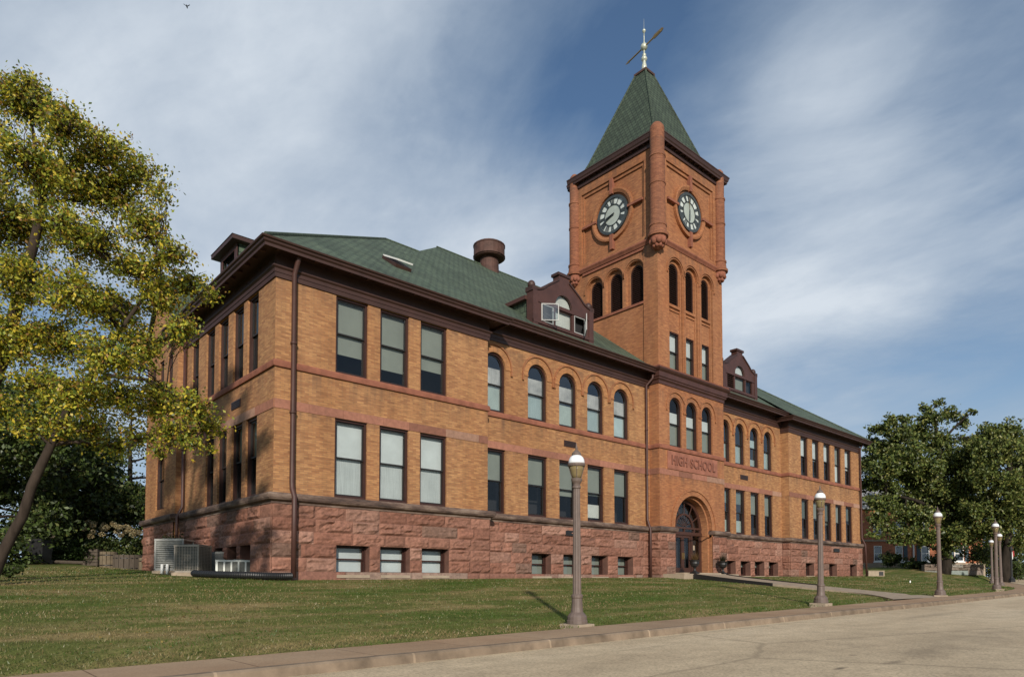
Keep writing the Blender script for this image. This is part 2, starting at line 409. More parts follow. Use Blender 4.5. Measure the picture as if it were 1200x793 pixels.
def lawn_mat():
    m, nt, b = mat('lawn')
    n1 = noise_tex(nt, .45, 5, .6, 'Object', (.45, 1.5, 1)); n2 = noise_tex(nt, 2.6, 5, .65); n3 = noise_tex(nt, 30, 3, .6)
    r1 = ramp(nt, n1, 'Fac', [(.34, (.075, .115, .02)), (.5, (.13, .14, .038)), (.64, (.27, .205, .09))])
    r2 = ramp(nt, n2, 'Fac', [(.3, g3(.7)), (.7, g3(1.25))]); r3 = ramp(nt, n3, 'Fac', [(.3, g3(.55)), (.7, g3(1.3))])
    a = mixc(nt, 1., (r1, 'Color'), (r2, 'Color'), 'MULTIPLY'); c = mixc(nt, 1., a, (r3, 'Color'), 'MULTIPLY')
    nt.links.new(c[0].outputs[2], b.inputs['Base Color']); b.inputs['Roughness'].default_value = 1; b.inputs['Specular IOR Level'].default_value = .1
    bump(nt, b, n3, 'Fac', .6, .03); return m
M['lawn'] = lawn_mat()
mb = MB(); gx = grid_axis(-900, 1500, -24, 120, 1.5); gy = grid_axis(-900, 1500, 9.5, 60, 1.2)
ids = [[mb.vert((x, y, gz(x, y)-(.25 if y < YI+off(x)-.05 else 0))) for x in gx] for y in gy]
for j in range(len(gy)-1):
    for i in range(len(gx)-1): mb.idx([ids[j][i], ids[j][i+1], ids[j+1][i+1], ids[j+1][i]])
mb.smooth = True; struct('ground', mb, M['lawn'])

def road_mat():
    m, nt, b = mat('worn_road')
    n1 = noise_tex(nt, .22, 5, .6, 'Object', (.35, 1.2, 1)); n2 = noise_tex(nt, 22, 5, .75); n3 = noise_tex(nt, 1.6, 6, .7)
    r1 = ramp(nt, n1, 'Fac', [(.3, (.44, .335, .215)), (.5, (.57, .445, .29)), (.72, (.66, .53, .36))])
    r2 = ramp(nt, n2, 'Fac', [(.36, g3(.62)), (.5, g3(1.)), (.68, g3(1.18))]); r3 = ramp(nt, n3, 'Fac', [(.3, g3(.80)), (.7, g3(1.12))])
    a = mixc(nt, 1., (r1, 'Color'), (r2, 'Color'), 'MULTIPLY'); a = mixc(nt, 1., a, (r3, 'Color'), 'MULTIPLY')
    # cracks
    v = N(nt, 'ShaderNodeTexVoronoi'); v.feature = 'DISTANCE_TO_EDGE'; v.inputs['Scale'].default_value = .11
    cn = noise_tex(nt, 1.3, 5, .6); co = coords(nt, 'Object', (.7, 1.3, 1)); ad = mixc(nt, .25, (co, 0), (cn, 'Color'), 'ADD'); nt.links.new(ad[0].outputs[2], v.inputs['Vector'])
    rc = ramp(nt, v, 'Distance', [(0, g3(.55)), (.0035, g3(.62)), (.007, g3(1))]); a = mixc(nt, .55, a, (rc, 'Color'), 'MULTIPLY')
    # oil and tar stains at fixed places on the road
    tc = N(nt, 'ShaderNodeTexCoord'); wob = noise_tex(nt, 2.2, 4, .6)
    for (cx, cy, rx, ry, dk) in ((11.76, 4.73, .13, .09, .40), (11.2, 3.92, .50, .13, .42), (10.03, 4.21, .24, .07, .32), (13.3, 4.0, 1.9, .55, .72), (16.9, 4.3, 3.2, .8, .78), (24, 7.2, 4, .35, .74), (10.4, 7.9, 1.3, .035, .62), (15.5, 8.9, 6, .16, .80), (30, 5.5, 8, .5, .84), (8.2, 5.2, 1.6, .5, .88)):
        mp = N(nt, 'ShaderNodeMapping'); mp.vector_type = 'POINT'
        mp.inputs['Scale'].default_value = (1/rx, 1/ry, 0); mp.inputs['Location'].default_value = (-cx/rx, -cy/ry, 0); L(nt, tc, 'Object', mp, 'Vector')
        ln = N(nt, 'ShaderNodeVectorMath'); ln.operation = 'LENGTH'; L(nt, mp, 0, ln, 0)
        sm = N(nt, 'ShaderNodeMath'); sm.operation = 'MULTIPLY_ADD'; sm.inputs[1].default_value = 1.6; L(nt, wob, 'Fac', sm, 0); L(nt, ln, 'Value', sm, 2)
        rs = ramp(nt, sm, 0, [(0, g3(dk)), (.45, g3(dk)), (1, g3(1))]); mm = N(nt, 'ShaderNodeMath'); mm.operation = 'MULTIPLY'; mm.inputs[1].default_value = .55
        L(nt, sm, 0, mm, 0); nt.links.new(mm.outputs[0], rs.inputs['Fac']); a = mixc(nt, 1., a, (rs, 'Color'), 'MULTIPLY')
    nt.links.new(a[0].outputs[2], b.inputs['Base Color']); b.inputs['Roughness'].default_value = .85; b.inputs['Specular IOR Level'].default_value = .3
    bump(nt, b, n2, 'Fac', .35, .01); return m
M['road'] = road_mat()
def walk_mat():
    m, nt, b = mat('sidewalk_concrete')
    n1 = noise_tex(nt, .8, 5, .6); n2 = noise_tex(nt, 26, 4, .7); n4 = noise_tex(nt, .3, 3, .6)
    r1 = ramp(nt, n1, 'Fac', [(.3, (.34, .232, .148)), (.7, (.44, .31, .20))]); r2 = ramp(nt, n2, 'Fac', [(.3, g3(.8)), (.7, g3(1.14))])
    r4 = ramp(nt, n4, 'Fac', [(.35, (1, .93, .88)), (.65, (1, 1, 1))])
    br = N(nt, 'ShaderNodeTexBrick'); br.offset = 0; br.inputs['Scale'].default_value = 1; br.inputs['Brick Width'].default_value = 1.85; br.inputs['Row Height'].default_value = 9
    br.inputs['Mortar Size'].default_value = .012; br.inputs['Color1'].default_value = (1, 1, 1, 1); br.inputs['Color2'].default_value = (.86, .86, .86, 1); br.inputs['Mortar'].default_value = (.45, .42, .4, 1)
    u = coords(nt, 'Object'); L(nt, u, 0, br, 'Vector')
    a = mixc(nt, 1., (r1, 'Color'), (r2, 'Color'), 'MULTIPLY'); a = mixc(nt, 1., a, (br, 'Color'), 'MULTIPLY'); a = mixc(nt, 1., a, (r4, 'Color'), 'MULTIPLY')
    nt.links.new(a[0].outputs[2], b.inputs['Base Color']); b.inputs['Roughness'].default_value = .9; b.inputs['Specular IOR Level'].default_value = .2; bump(nt, b, n2, 'Fac', .3, .01); return m
M['walk'] = walk_mat()
def kerb_mat():
    m = plain('kerb_concrete', (.225, .168, .118), .9, .45, 2.2, bumpy=.02, spec=.2); nt = m.node_tree; b = nt.nodes['Principled BSDF']; src = b.inputs['Base Color'].links[0].from_socket
    br = N(nt, 'ShaderNodeTexBrick'); br.offset = 0; br.inputs['Scale'].default_value = 1; br.inputs['Brick Width'].default_value = 3.05; br.inputs['Row Height'].default_value = 9
    br.inputs['Mortar Size'].default_value = .022; br.inputs['Color1'].default_value = (1, 1, 1, 1); br.inputs['Color2'].default_value = (.8, .8, .8, 1); br.inputs['Mortar'].default_value = (1.4, 1.4, 1.38, 1)
    u = coords(nt, 'Object'); L(nt, u, 0, br, 'Vector'); a = N(nt, 'ShaderNodeMix'); a.data_type = 'RGBA'; a.blend_type = 'MULTIPLY'; a.inputs[0].default_value = 1
    nt.links.new(src, a.inputs[6]); nt.links.new(br.outputs['Color'], a.inputs[7]); nt.links.new(a.outputs[2], b.inputs['Base Color']); return m
M['kerb'] = kerb_mat()
xs = list(np.arange(-80, 44, 2.))+list(np.arange(44, 180, 1.))
def strip(mb, ya, za, yb, zb):
    pr = None
    for x in xs:
        q = [mb.vert((x, ya(x), za(x))), mb.vert((x, yb(x), zb(x)))]
        if pr: mb.idx([pr[0], q[0], q[1], pr[1]])
        pr = q
mb = MB(); strip(mb, lambda x: -4.5+off(x), road_z, lambda x: 9.18+off(x), road_z); struct('road', mb, M['road'])
mb = MB(); strip(mb, lambda x: 9.372+off(x), walk_z, lambda x: YI+off(x), walk_z); strip(mb, lambda x: YI+off(x), walk_z, lambda x: YI+off(x), lambda x: walk_z(x)-.2); struct('sidewalk', mb, M['walk'])
mb = MB(); kt = lambda x: walk_z(x)+.006+.003*mnoise.noise(Vector((x*.9, 3, 1)))
strip(mb, lambda x: 9.16+off(x), lambda x: road_z(x)-.05, lambda x: 9.19+off(x), lambda x: kt(x)-.03); strip(mb, lambda x: 9.19+off(x), lambda x: kt(x)-.03, lambda x: 9.225+off(x), kt); strip(mb, lambda x: 9.225+off(x), kt, lambda x: 9.36+off(x), kt)
strip(mb, lambda x: 9.36+off(x), kt, lambda x: 9.374+off(x), lambda x: walk_z(x)-.03)
struct('kerb', mb, M['kerb'])
# entrance path sloping from the landing down to the sidewalk
def path_z(y): 
    t = max(0, min(1, (22.4-y)/(22.4-YI))); return .40+(walk_z(35)+.006-.40)*t**.85
def path_l(y): return 33.95-2.7*max(0, 1-(y-YI)/3.2)**2
def path_r(y): return 37.25+1.1*max(0, 1-(y-YI)/2.4)**2
mb = MB(); pr = None
for y in np.linspace(YI-.01, 22.4, 40):
    q = [mb.vert((path_l(y), y, path_z(y)-.15)), mb.vert((path_l(y), y, path_z(y))), mb.vert((path_r(y), y, path_z(y))), mb.vert((path_r(y), y, path_z(y)-.15))]
    if pr:
        for k in range(3): mb.idx([pr[k], pr[k+1], q[k+1], q[k]])
    pr = q
struct('path', mb, M['concrete'])
mb = MB(); mb.span((33.0, 22.4, -.2), (38.9, 23.86, .42)); mb.span((34.2, 23.2, .424), (38.2, 23.86, .5)); struct('landing', mb, M['concrete'])
def edging(xf, y0, y1, label):  # low black strip standing along one edge of the path
    mb = MB(); pr = None
    for y in np.linspace(y0, y1, 24):
        x = xf(y); zt = path_z(y)+.05; zb = gz(x, y)-.1
        q = [mb.vert((x-.05, y, zb)), mb.vert((x-.05, y, zt)), mb.vert((x+.05, y, zt)), mb.vert((x+.05, y, zb))]
        if pr:
            for k in range(3): mb.idx([pr[k], pr[k+1], q[k+1], q[k]])
        else: mb.idx(q)
        pr = q
    mb.idx(pr[::-1]); tag(part('path_strip', mb, M['black_plastic'], None), label, 'edging')
edging(lambda y: path_l(y)-.07, 17.6, 22.3, 'low black strip along the near side of the entrance path')
edging(lambda y: path_r(y)+.07, 16.6, 22.3, 'low black strip along the far side of the entrance path')

# ================================================================== SCHOOL BUILDING
B = thing('school_building', 'golden brick high school with square clock tower, green roof and red rock-faced stone base', 'school', (36, 24, 0))
YW, YC, YT = 24., 24.615, 23.9
X0, XA, XB, X1 = 9.85, 19.884, 48.95, 61.87
TX0, TX1, TYB = 32.83, 39.85, 30.9
ZW, ZS, ZL, ZF, ZFC = 3.22, 7.80, 6.28, 11.08, 11.43
YBK = 40.3
def ops(l, z0, z1, arch=False): return [(a, b, z0, z1, arch) for a, b in l]
LW = [(12.25, 13.65), (14.21, 15.59), (16.17, 17.56)]
CL = [(20.15, 21.5), (22.99, 24.34), (25.21, 26.56), (27.38, 28.75), (29.6, 30.94)]
CR = [(40.62, 41.88), (42.5, 43.77), (44.46, 45.73), (46.41, 47.66)]
RW = [(50.9, 52.12), (52.85, 54.1), (54.86, 56.14), (56.88, 58.14), (58.86, 60.2)]
SU = [(25.6, 26.7), (27.12, 28.25), (28.84, 29.95), (30.5, 31.6), (32.65, 33.7)]
SLO = [(25.6, 26.7), (27.12, 28.25), (28.84, 29.9), (30.4, 31.45)]
FW, FC, FT, FL, FTL = front(YW), front(YC), front(YT), left(X0), left(TX0)
FRR, FTR = right(X1), right(TX1)
CRN = 10.92
up_w, lo_w = lambda l: ops(l, ZS+.25, ZF), lambda l: ops(l, ZW, ZL)
up_c = lambda l: ops(l, ZS+.25, CRN, True)
# brick walls
mb = MB()
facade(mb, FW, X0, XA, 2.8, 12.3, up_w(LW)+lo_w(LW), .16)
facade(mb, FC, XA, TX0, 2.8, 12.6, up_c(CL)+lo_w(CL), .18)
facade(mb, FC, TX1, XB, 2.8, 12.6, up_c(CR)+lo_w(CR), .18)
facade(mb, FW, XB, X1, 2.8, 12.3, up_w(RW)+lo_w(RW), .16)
facade(mb, FL, YW, YBK, 2.8, 12.3, up_w(SU)+lo_w(SLO), .16)
facade(mb, right(XA), YW, YC, 2.8, 12.3); facade(mb, left(XB), YW, YC, 2.8, 12.3)
facade(mb, FRR, YW, YBK, 2.8, 12.3); quad(mb, front(YBK), [(X1, 0, 0), (X0, 0, 0), (X0, 12.6, 0), (X1, 12.6, 0)]); quad(mb, front(YBK), [(52.5, 12.6, 0), (17, 12.6, 0), (17, 17, 0), (52.5, 17, 0)])
# gabled bay on the side wall
GB = left(X0-.28)
gy0, gy1, gzE, gzA = 34.9, 40.3, 12.2, 15.6; gm = (gy0+gy1)/2
facade(mb, GB, gy0, gy1, 0, gzE, [(35.7, 36.5, 8.3, 11.2), (37.2, 38.0, 8.3, 11.2), (38.7, 39.5, 8.3, 11.2), (36.8, 38.3, 3.6, 6.6, True)], .15)
quad(mb, GB, [(gy0, gzE, 0), (gy1, gzE, 0), (gm, gzA, 0)])
quad(mb, front(gy0), [(X0-.28, 0, 0), (X0, 0, 0), (X0, gzE, 0), (X0-.28, gzE, 0)])
part('wall', mb, M['brick'], B)
for a in ((35.7, 36.5, 8.3, 11.2), (37.2, 38.0, 8.3, 11.2), (38.7, 39.5, 8.3, 11.2)): window(B, GB, a, .12, .5, [('white_blind', 0, 1)])
window(B, GB, (36.8, 38.3, 3.6, 6.6, True), .12, .5, [])
# dark rooms behind the windows
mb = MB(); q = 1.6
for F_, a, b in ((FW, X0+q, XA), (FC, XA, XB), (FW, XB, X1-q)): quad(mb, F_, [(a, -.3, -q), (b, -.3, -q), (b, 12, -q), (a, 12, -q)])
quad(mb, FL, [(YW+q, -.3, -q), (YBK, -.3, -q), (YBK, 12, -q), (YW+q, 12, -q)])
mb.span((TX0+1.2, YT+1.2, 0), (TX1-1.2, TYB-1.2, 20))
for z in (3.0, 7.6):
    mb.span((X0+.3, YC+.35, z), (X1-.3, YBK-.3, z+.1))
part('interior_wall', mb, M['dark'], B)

# windows of the brick storeys
for i, o in enumerate(up_w(LW)): window(B, FW, o, .13, .52, [('sage', [.26, .19, .33][i], 1)])
for i, o in enumerate(lo_w(LW)): window(B, FW, o, .13, .5, [('white_blind', .5, 1), ('lace', 0, .5)])
for i, o in enumerate(up_c(CL)): window(B, FC, o, .15, .46, [('pink_lace', .46, .78), (['curtain', 'lace', 'curtain', 'lace', 'white_blind'][i], .04, [.46, .46, .42, .46, .44][i])], glass='glass2')
for i, o in enumerate(lo_w(CL)): window(B, FC, o, .15, .5, [('sage', [.5, .54, .4, .47, .52][i], 1)]+([('curtain', .05, .3)] if i == 3 else []))
for i, o in enumerate(up_c(CR)): window(B, FC, o, .15, .48, [('lace', .02, [.46, .46, .2, .46][i])]+([('white_blind', .5, .72)] if i == 2 else []), glass='glass2')
for i, o in enumerate(lo_w(CR)): window(B, FC, o, .15, .48, [('sage', .48 if i > 1 else .7, 1)]+([('curtain', 0, .3)] if i < 2 else []), glass='glass2' if i < 2 else 'glass')
for i, o in enumerate(up_w(RW)): window(B, FW, o, .13, .5, [('white_blind', [.52, .47, .55, .5, .44][i], 1)] if i != 3 else [('sage', .5, 1), ('white_blind', .02, .5)])
for i, o in enumerate(lo_w(RW)): window(B, FW, o, .13, .5, [(['sage_dark', 'sage', 'sage_dark', 'sage', 'sage_dark'][i], [.5, .56, .42, .5, .62][i], 1)])
for i, o in enumerate(up_w(SU)): window(B, FL, o, .13, .5, [('sage_dark', .5, 1)])
for i, o in enumerate(lo_w(SLO)): window(B, FL, o, .13, .5, [('sage', .5, 1)])

# ---- rock-faced stone base
BW = [(12.33, 13.76), (14.25, 15.65), (16.25, 17.65)]
BCL = [(23.19, 24.52), (25.43, 26.77), (27.6, 28.93), (29.8, 31.15)]
BCR = [(41.0, 42.24), (42.9, 44.2), (44.8, 46.14), (46.8, 48.15)]
BRW = [(51.3, 52.68), (55.35, 56.8), (59.35, 60.72)]
BS = [(25.9, 26.95), (27.35, 28.35), (28.9, 29.9), (30.4, 31.4)]
COURSES = [-.35, .35, .86, 1.37, 1.84, 2.32, 2.82]
def stones(mb, F, u0, u1, holes, d=.08, amp=.055, seed=0, courses=COURSES):
    rn = random.Random(seed)
    for c in range(len(courses)-1):
        za, zb = courses[c], courses[c+1]; base = c == 0
        cuts = sorted([(h[0], h[1]) for h in holes if h[2] < (za+zb)/2 < h[3]])
        segs = []; a = u0
        for h0, h1 in cuts: segs.append((a, h0)); a = h1
        segs.append((a, u1))
        for s0, s1 in segs:
            if s1-s0 < .05: continue
            u = s0; marks = [s0]
            while s1-u > 2.6: u += rn.uniform(.9, 2.1); marks.append(u)
            if s1-u > 1.1: marks.append(u+(s1-u)*rn.uniform(.42, .58))
            marks.append(s1)
            for k in range(len(marks)-1):
                a, b = marks[k]+.004, marks[k+1]-.004
                if b-a < .03: continue
                v = rn.uniform(.84, 1.14); hue = rn.random()
                col = (.262, .126, .088) if hue < .5 else (.235, .107, .073) if hue < .78 else (.295, .16, .118) if hue < .94 else (.18, .105, .078)
                if base: col = [(.23, .135, .105), (.28, .19, .15), (.23, .11, .08)][rn.randrange(3)]
                mb.cur = tuple(x*v for x in col)
                nu, nz = max(3, int((b-a)/.11)), 6; sd = rn.uniform(0, 99); A = amp*(.25 if base else rn.uniform(.6, 1.5)); tilt = rn.uniform(-.4, .4)
                g = []
                for j in range(nz+1):
                    row = []
                    for i in range(nu+1):
                        fu, fz = i/nu, j/nz; uu = a+(b-a)*fu; zz = za+.004+(zb-za-.008)*fz
                        edge = min(1, min(fu*(b-a), (1-fu)*(b-a))/.06)*min(1, min(fz, 1-fz)*(zb-za)/.06)
                        nv = mnoise.fractal(Vector((uu*1.9+sd, zz*6.5, sd)), .7, 2.1, 4)
                        dd = d+edge*A*(.55+1.15*nv+tilt*(fz-.5)) if edge > 0 else d-.014
                        row.append(mb.vert(F.P(uu, zz, dd)))
                    g.append(row)
                for j in range(nz):
                    for i in range(nu):
                        q = [g[j][i], g[j][i+1], g[j+1][i+1], g[j+1][i]]; mb.idx(q[::-1] if F.flip else q)
ZB0, ZB1 = .24, 1.40
bo = lambda l, o=0: [(a, b, ZB0+o, ZB1+o*.5) for a, b in l]
DOOR = (34.28, 38.3, .43, 5.23, True)
mb = MB(); st = MB()
for F_, u0, u1, holes, sd in ((FW, X0-.1, XA+.1, bo(BW), 1), (FC, XA+.1, TX0-.1, bo(BCL), 2), (FC, TX1+.1, XB-.1, bo(BCR, .12), 3), (FW, XB-.1, X1+.1, bo(BRW, .16), 4), (FL, YW-.1, gy0, [(a, b, .35, 1.4) for a, b in BS], 5), (GB, gy0, gy1, [], 6)):
    mb = MB(); st = MB(); facade(mb, F_, u0, u1, -.5, 2.85, holes, .5, .06); stones(st, F_, u0, u1, holes, seed=sd); part('foundation', mb, M['mortar'], B); part('stone_facing', st, M['rock'], B, col=True)
for F_, u0, u1, sd in ((FT, TX0-.1, DOOR[0], 7), (FT, DOOR[1], TX1+.1, 8), (FTL, YT-.1, YC, 9), (right(XA), YW-.1, YC, 10), (left(XB), YW-.1, YC, 11), (FTR, YT-.1, YC, 12), (FRR, YW-.1, YBK, 13)):
    mb = MB(); st = MB(); facade(mb, F_, u0, u1, -.5, 2.85, (), 0, .06); stones(st, F_, u0, u1, [], seed=sd); part('foundation', mb, M['mortar'], B); part('stone_facing', st, M['rock'], B, col=True)
# stone jambs of the basement openings, sills and windows
for F_, l, o in ((FW, BW, 0), (FC, BCL, 0), (FC, BCR, .12), (FW, BRW, .16), (FL, BS, .1)):
    for a, b in l: jm = MB(); fbox(jm, F_, a+.004, b-.004, ZB0-.12+o, ZB0-.002+o, -.4, .12); part('window_sill', jm, M['concrete'], B)
for F_, l, o in ((FW, BW, 0), (FC, BCL, 0), (FC, BCR, .12), (FW, BRW, .16), (FL, BS, .1)):
    for a, b in l:
        w_ = window(B, F_, (a, b, ZB0+o, ZB1+o*.5), .30 if F_ is FW and l is BW else .36, .5, [('white_blind' if l is BW else 'sage', .5 if l is BCR else 0, 1)], fm='frame', sm='frame', fw=.06)
# ---- moulded courses
def course(name, prof, paths, m):
    for p in paths: mb = MB(); sweep(mb, p, prof); part(name, mb, M[m], B)
P_left = [(X0, gy0), (X0, YW), (XA, YW), (XA, YC), (TX0, YC)]
P_right = [(TX1, YC), (XB, YC), (XB, YW), (X1, YW), (X1, YBK)]
P_tow = [(TX0, YC), (TX0, YT), (TX1, YT), (TX1, YC)]
TW_L = [(TX0, YC), (TX0, YT), (DOOR[0]-.24, YT), (DOOR[0]-.24, YT+.3)]; TW_R = [(DOOR[1]+.24, YT+.3), (DOOR[1]+.24, YT), (TX1, YT), (TX1, YC)]
course('water_table', [(-.01, 2.80), (.10, 2.80), (.11, 2.88), (.17, 2.90), (.24, 2.93), (.285, 3.0), (.29, 3.1), (.25, 3.17), (.14, 3.2), (-.01, 3.218)], [P_left, P_right, TW_L, TW_R, [(X0-.28, gy1), (X0-.28, gy0), (X0, gy0)]], 'table')
course('belt_course', [(-.01, ZS), (.075, ZS), (.085, ZS+.06), (.085, ZS+.17), (.05, ZS+.247), (-.01, ZS+.25)], [P_left, P_right, P_tow], 'sill_stone')
# flush lintel course, cut into blocks
def blocks(mb, F, u0, u1, z0, z1, d, seed, lens=(1.2, 2.1)):
    rn = random.Random(seed); u = u0
    while u < u1-.01:
        b = min(u1, u+rn.uniform(*lens)); b = u1 if u1-b < .5 else b
        v = rn.uniform(.75, 1.2); mb.cur = (.29*v, .128*v, .086*v) if rn.random() < .8 else (.35*v, .20*v, .14*v)
        fbox(mb, F, u+.004, b-.004, z0, z1, -.02, d); u = b
M['lintel'] = attr_mat('lintel_stone', 'col', .85, 5, .25, .01)
for F_, a, b, sd in ((FW, X0, XA, 1), (FC, XA+.02, TX0, 2), (FC, TX1, XB-.02, 3), (FW, XB, X1, 4), (FT, TX0, TX1, 6), (FTL, YT+.02, YC, 7), (FL, YW+.02, gy0, 5)): mb = MB(); blocks(mb, F_, a, b, ZL+.003, ZL+.335, .022, sd); part('lintel_course', mb, M['lintel'], B, col=True)
# ---- wooden cornice of wings and centre
def cornice(name, paths, dz, zf, proj):
    prof = [(.0, zf), (.055, zf), (.055, zf+.16), (.08, zf+.17), (.08, zf+.30), (.15, zf+.36), (.15, zf+.41), (.05, zf+.43), (.05, 11.92+dz), (proj-.20, 11.92+dz), (proj-.20, 11.80+dz), (proj-.165, 11.80+dz), (proj-.165, 11.90+dz), (proj-.10, 11.95+dz), (proj-.08, 12.02+dz), (proj-.02, 12.04+dz), (proj, 12.08+dz), (proj, 12.10+dz), (proj-.08, 12.10+dz), (proj-.1, 12.05+dz), (0, 12.06+dz)]
    for p in paths: mb = MB(); sweep(mb, p, prof); part(name, mb, M['brown'], B)
cornice('cornice', [[(X0, gy0+1), (X0, YW), (XA, YW), (XA, YC+.3)], [(XB, YC+.3), (XB, YW), (X1, YW), (X1, YBK)]], 0, ZF, .86)
cornice('cornice', [[(XA+.01, YC), (TX0, YC)], [(TX1, YC), (XB-.01, YC)]], .36, ZFC, .86)
# gutter ends of the higher centre run lap over the wing roofs
for a, b in ((XA-.55, XA+.005), (XB-.005, XB+.55)):
    mb = MB(); sweep(mb, [(a, YC), (b, YC)], [(.68, 12.17), (.70, 12.17), (.78, 12.34), (.86, 12.42), (.86, 12.46), (.4, 12.47)]); part('gutter', mb, M['brown'], B)
def mods(F, u0, u1, dz):
    n = int((u1-u0)/.72)
    for k in range(n):
        u = u0+(u1-u0)*(k+.5)/n; mb = MB(); fbox(mb, F, u-.06, u+.06, 11.84+dz, 11.917+dz, .42, .62); part('modillion', mb, M['brown2'], B)
mods(FW, X0-.5, XA+.4, 0); mods(FC, XA+.7, TX0-.2, .35); mods(FC, TX1+.2, XB-.7, .35); mods(FW, XB-.4, X1+.5, 0); mods(FL, YW-.4, gy0, 0)
# ---- main roofs
HX0, HX1, HY = X0-.68, X1+.68, YW-.68
def hip(mb, x0, x1, y0, z0, t, s, yb, notch=(), sx=None):
    rx0, rx1, ry, rz = x0+s, x1-(sx or s), y0+s, z0+s*t; bz = rz-(yb-ry)*t; k = (yb-ry)
    mb.face([(x0, y0, z0)]+[(x_n, y_n, z0+(y_n-y0)*t) for x_n, y_n in notch]+[(x1, y0, z0), (rx1, ry, rz), (rx0, ry, rz)])
    mb.face([(x0, yb, z0), (x0, y0, z0), (rx0, ry, rz), (rx0-k, yb, bz)])
    mb.face([(x1, y0, z0), (x1, yb, z0), (rx1+k, yb, bz), (rx1, ry, rz)])
    mb.face([(rx0, ry, rz), (rx1, ry, rz), (rx1+k, yb, bz), (rx0-k, yb, bz)])
    return rx0, rx1, ry, rz
mb = MB()
r1 = hip(mb, HX0, HX1, HY, 12.15, .7055, 12.15, 41., [(XA+.25, HY), (XA+.25, 28.5), (XB-.25, 28.5), (XB-.25, HY)])
r2 = hip(mb, 12.9, 56., YC-.56, 12.44, .757, 14.1, 41.)
part('roof', mb, M['shingle'], B)
mb = MB()
for (x0, y0, z0), (x1, y1, z1) in (((HX0, HY, 12.19), (r1[0], r1[2], r1[3]+.02)), ((r1[0], r1[2], r1[3]+.02), (r2[0]-2.6, r1[2], r1[3]+.02)), ((HX1, HY, 12.19), (r1[1], r1[2], r1[3]+.02)), ((r2[0], r2[2], r2[3]+.02), (r2[1], r2[2], r2[3]+.02))):
    mb = MB(); mb.tube([(x0, y0, z0), (x1, y1, z1)], .07, 6); part('ridge_cap', mb, M['shingle'], B)
# gable roof of the side bay
mb = MB(); 
for sgn, ye in ((-1, gy0-.3), (1, gy1+.3)):
    zE = gzE-.2
    mb.face([(X0-.5, ye, zE), (X0-.5, gm, gzA+.1), (X0+6, gm, gzA+.1), (X0+6, ye, zE)]); mb.face([(X0-.5, ye, zE), (X0-.5, gm, gzA+.1), (X0-.5, gm, gzA-.15), (X0-.5, ye, zE-.25)])
part('roof', mb, M['shingle'], B)
# roof vent, skylight
mb = MB(); mb.smooth = False
vx, vy = 31.6, 38.
mb.lathe([(.78, 21.5), (.70, 23.3), (.66, 23.72), (1.08, 23.66), (1.15, 23.74), (1.15, 24.62), (1.07, 24.7), (.4, 24.78), (.0005, 24.85)], (vx, vy), 22)
for z in (23.78, 24.58): mb.lathe([(1.15, z-.04), (1.19, z-.04), (1.19, z+.04), (1.15, z+.04)], (vx, vy), 22)
part('roof_vent', mb, M['rust'], B)
nrm = Vector((0, -.7055, 1)).normalized(); sl = Vector((0, 1, .7055)).normalized()
def on_roof(x, y): return Vector((x, y, 12.17+.7055*(y-HY)))
mb = MB(); c = on_roof(16.75, 26.9); mb.box(c+nrm*.06, (.42, .72, .07), ((1, 0, 0), sl, nrm)); sk = part('skylight', mb, M['brown'], B)
mb = MB(); tl = Vector((0, .90, .47)).normalized(); tn = Vector((0, -.47, .90)).normalized()
hb = c+nrm*.14+sl*.72; mb.box(hb-tl*.72, (.36, .68, .02), ((1, 0, 0), tl, tn)); part('pane', mb, M['glass2'], sk)
mb = MB()
for s in (-1, 1): mb.box(hb-tl*.72+Vector((s*.38, 0, 0)), (.03, .72, .035), ((1, 0, 0), tl, tn))
mb.box(hb-tl*1.42, (.36, .03, .035), ((1, 0, 0), tl, tn)); part('sash', mb, M['white_paint'], sk)
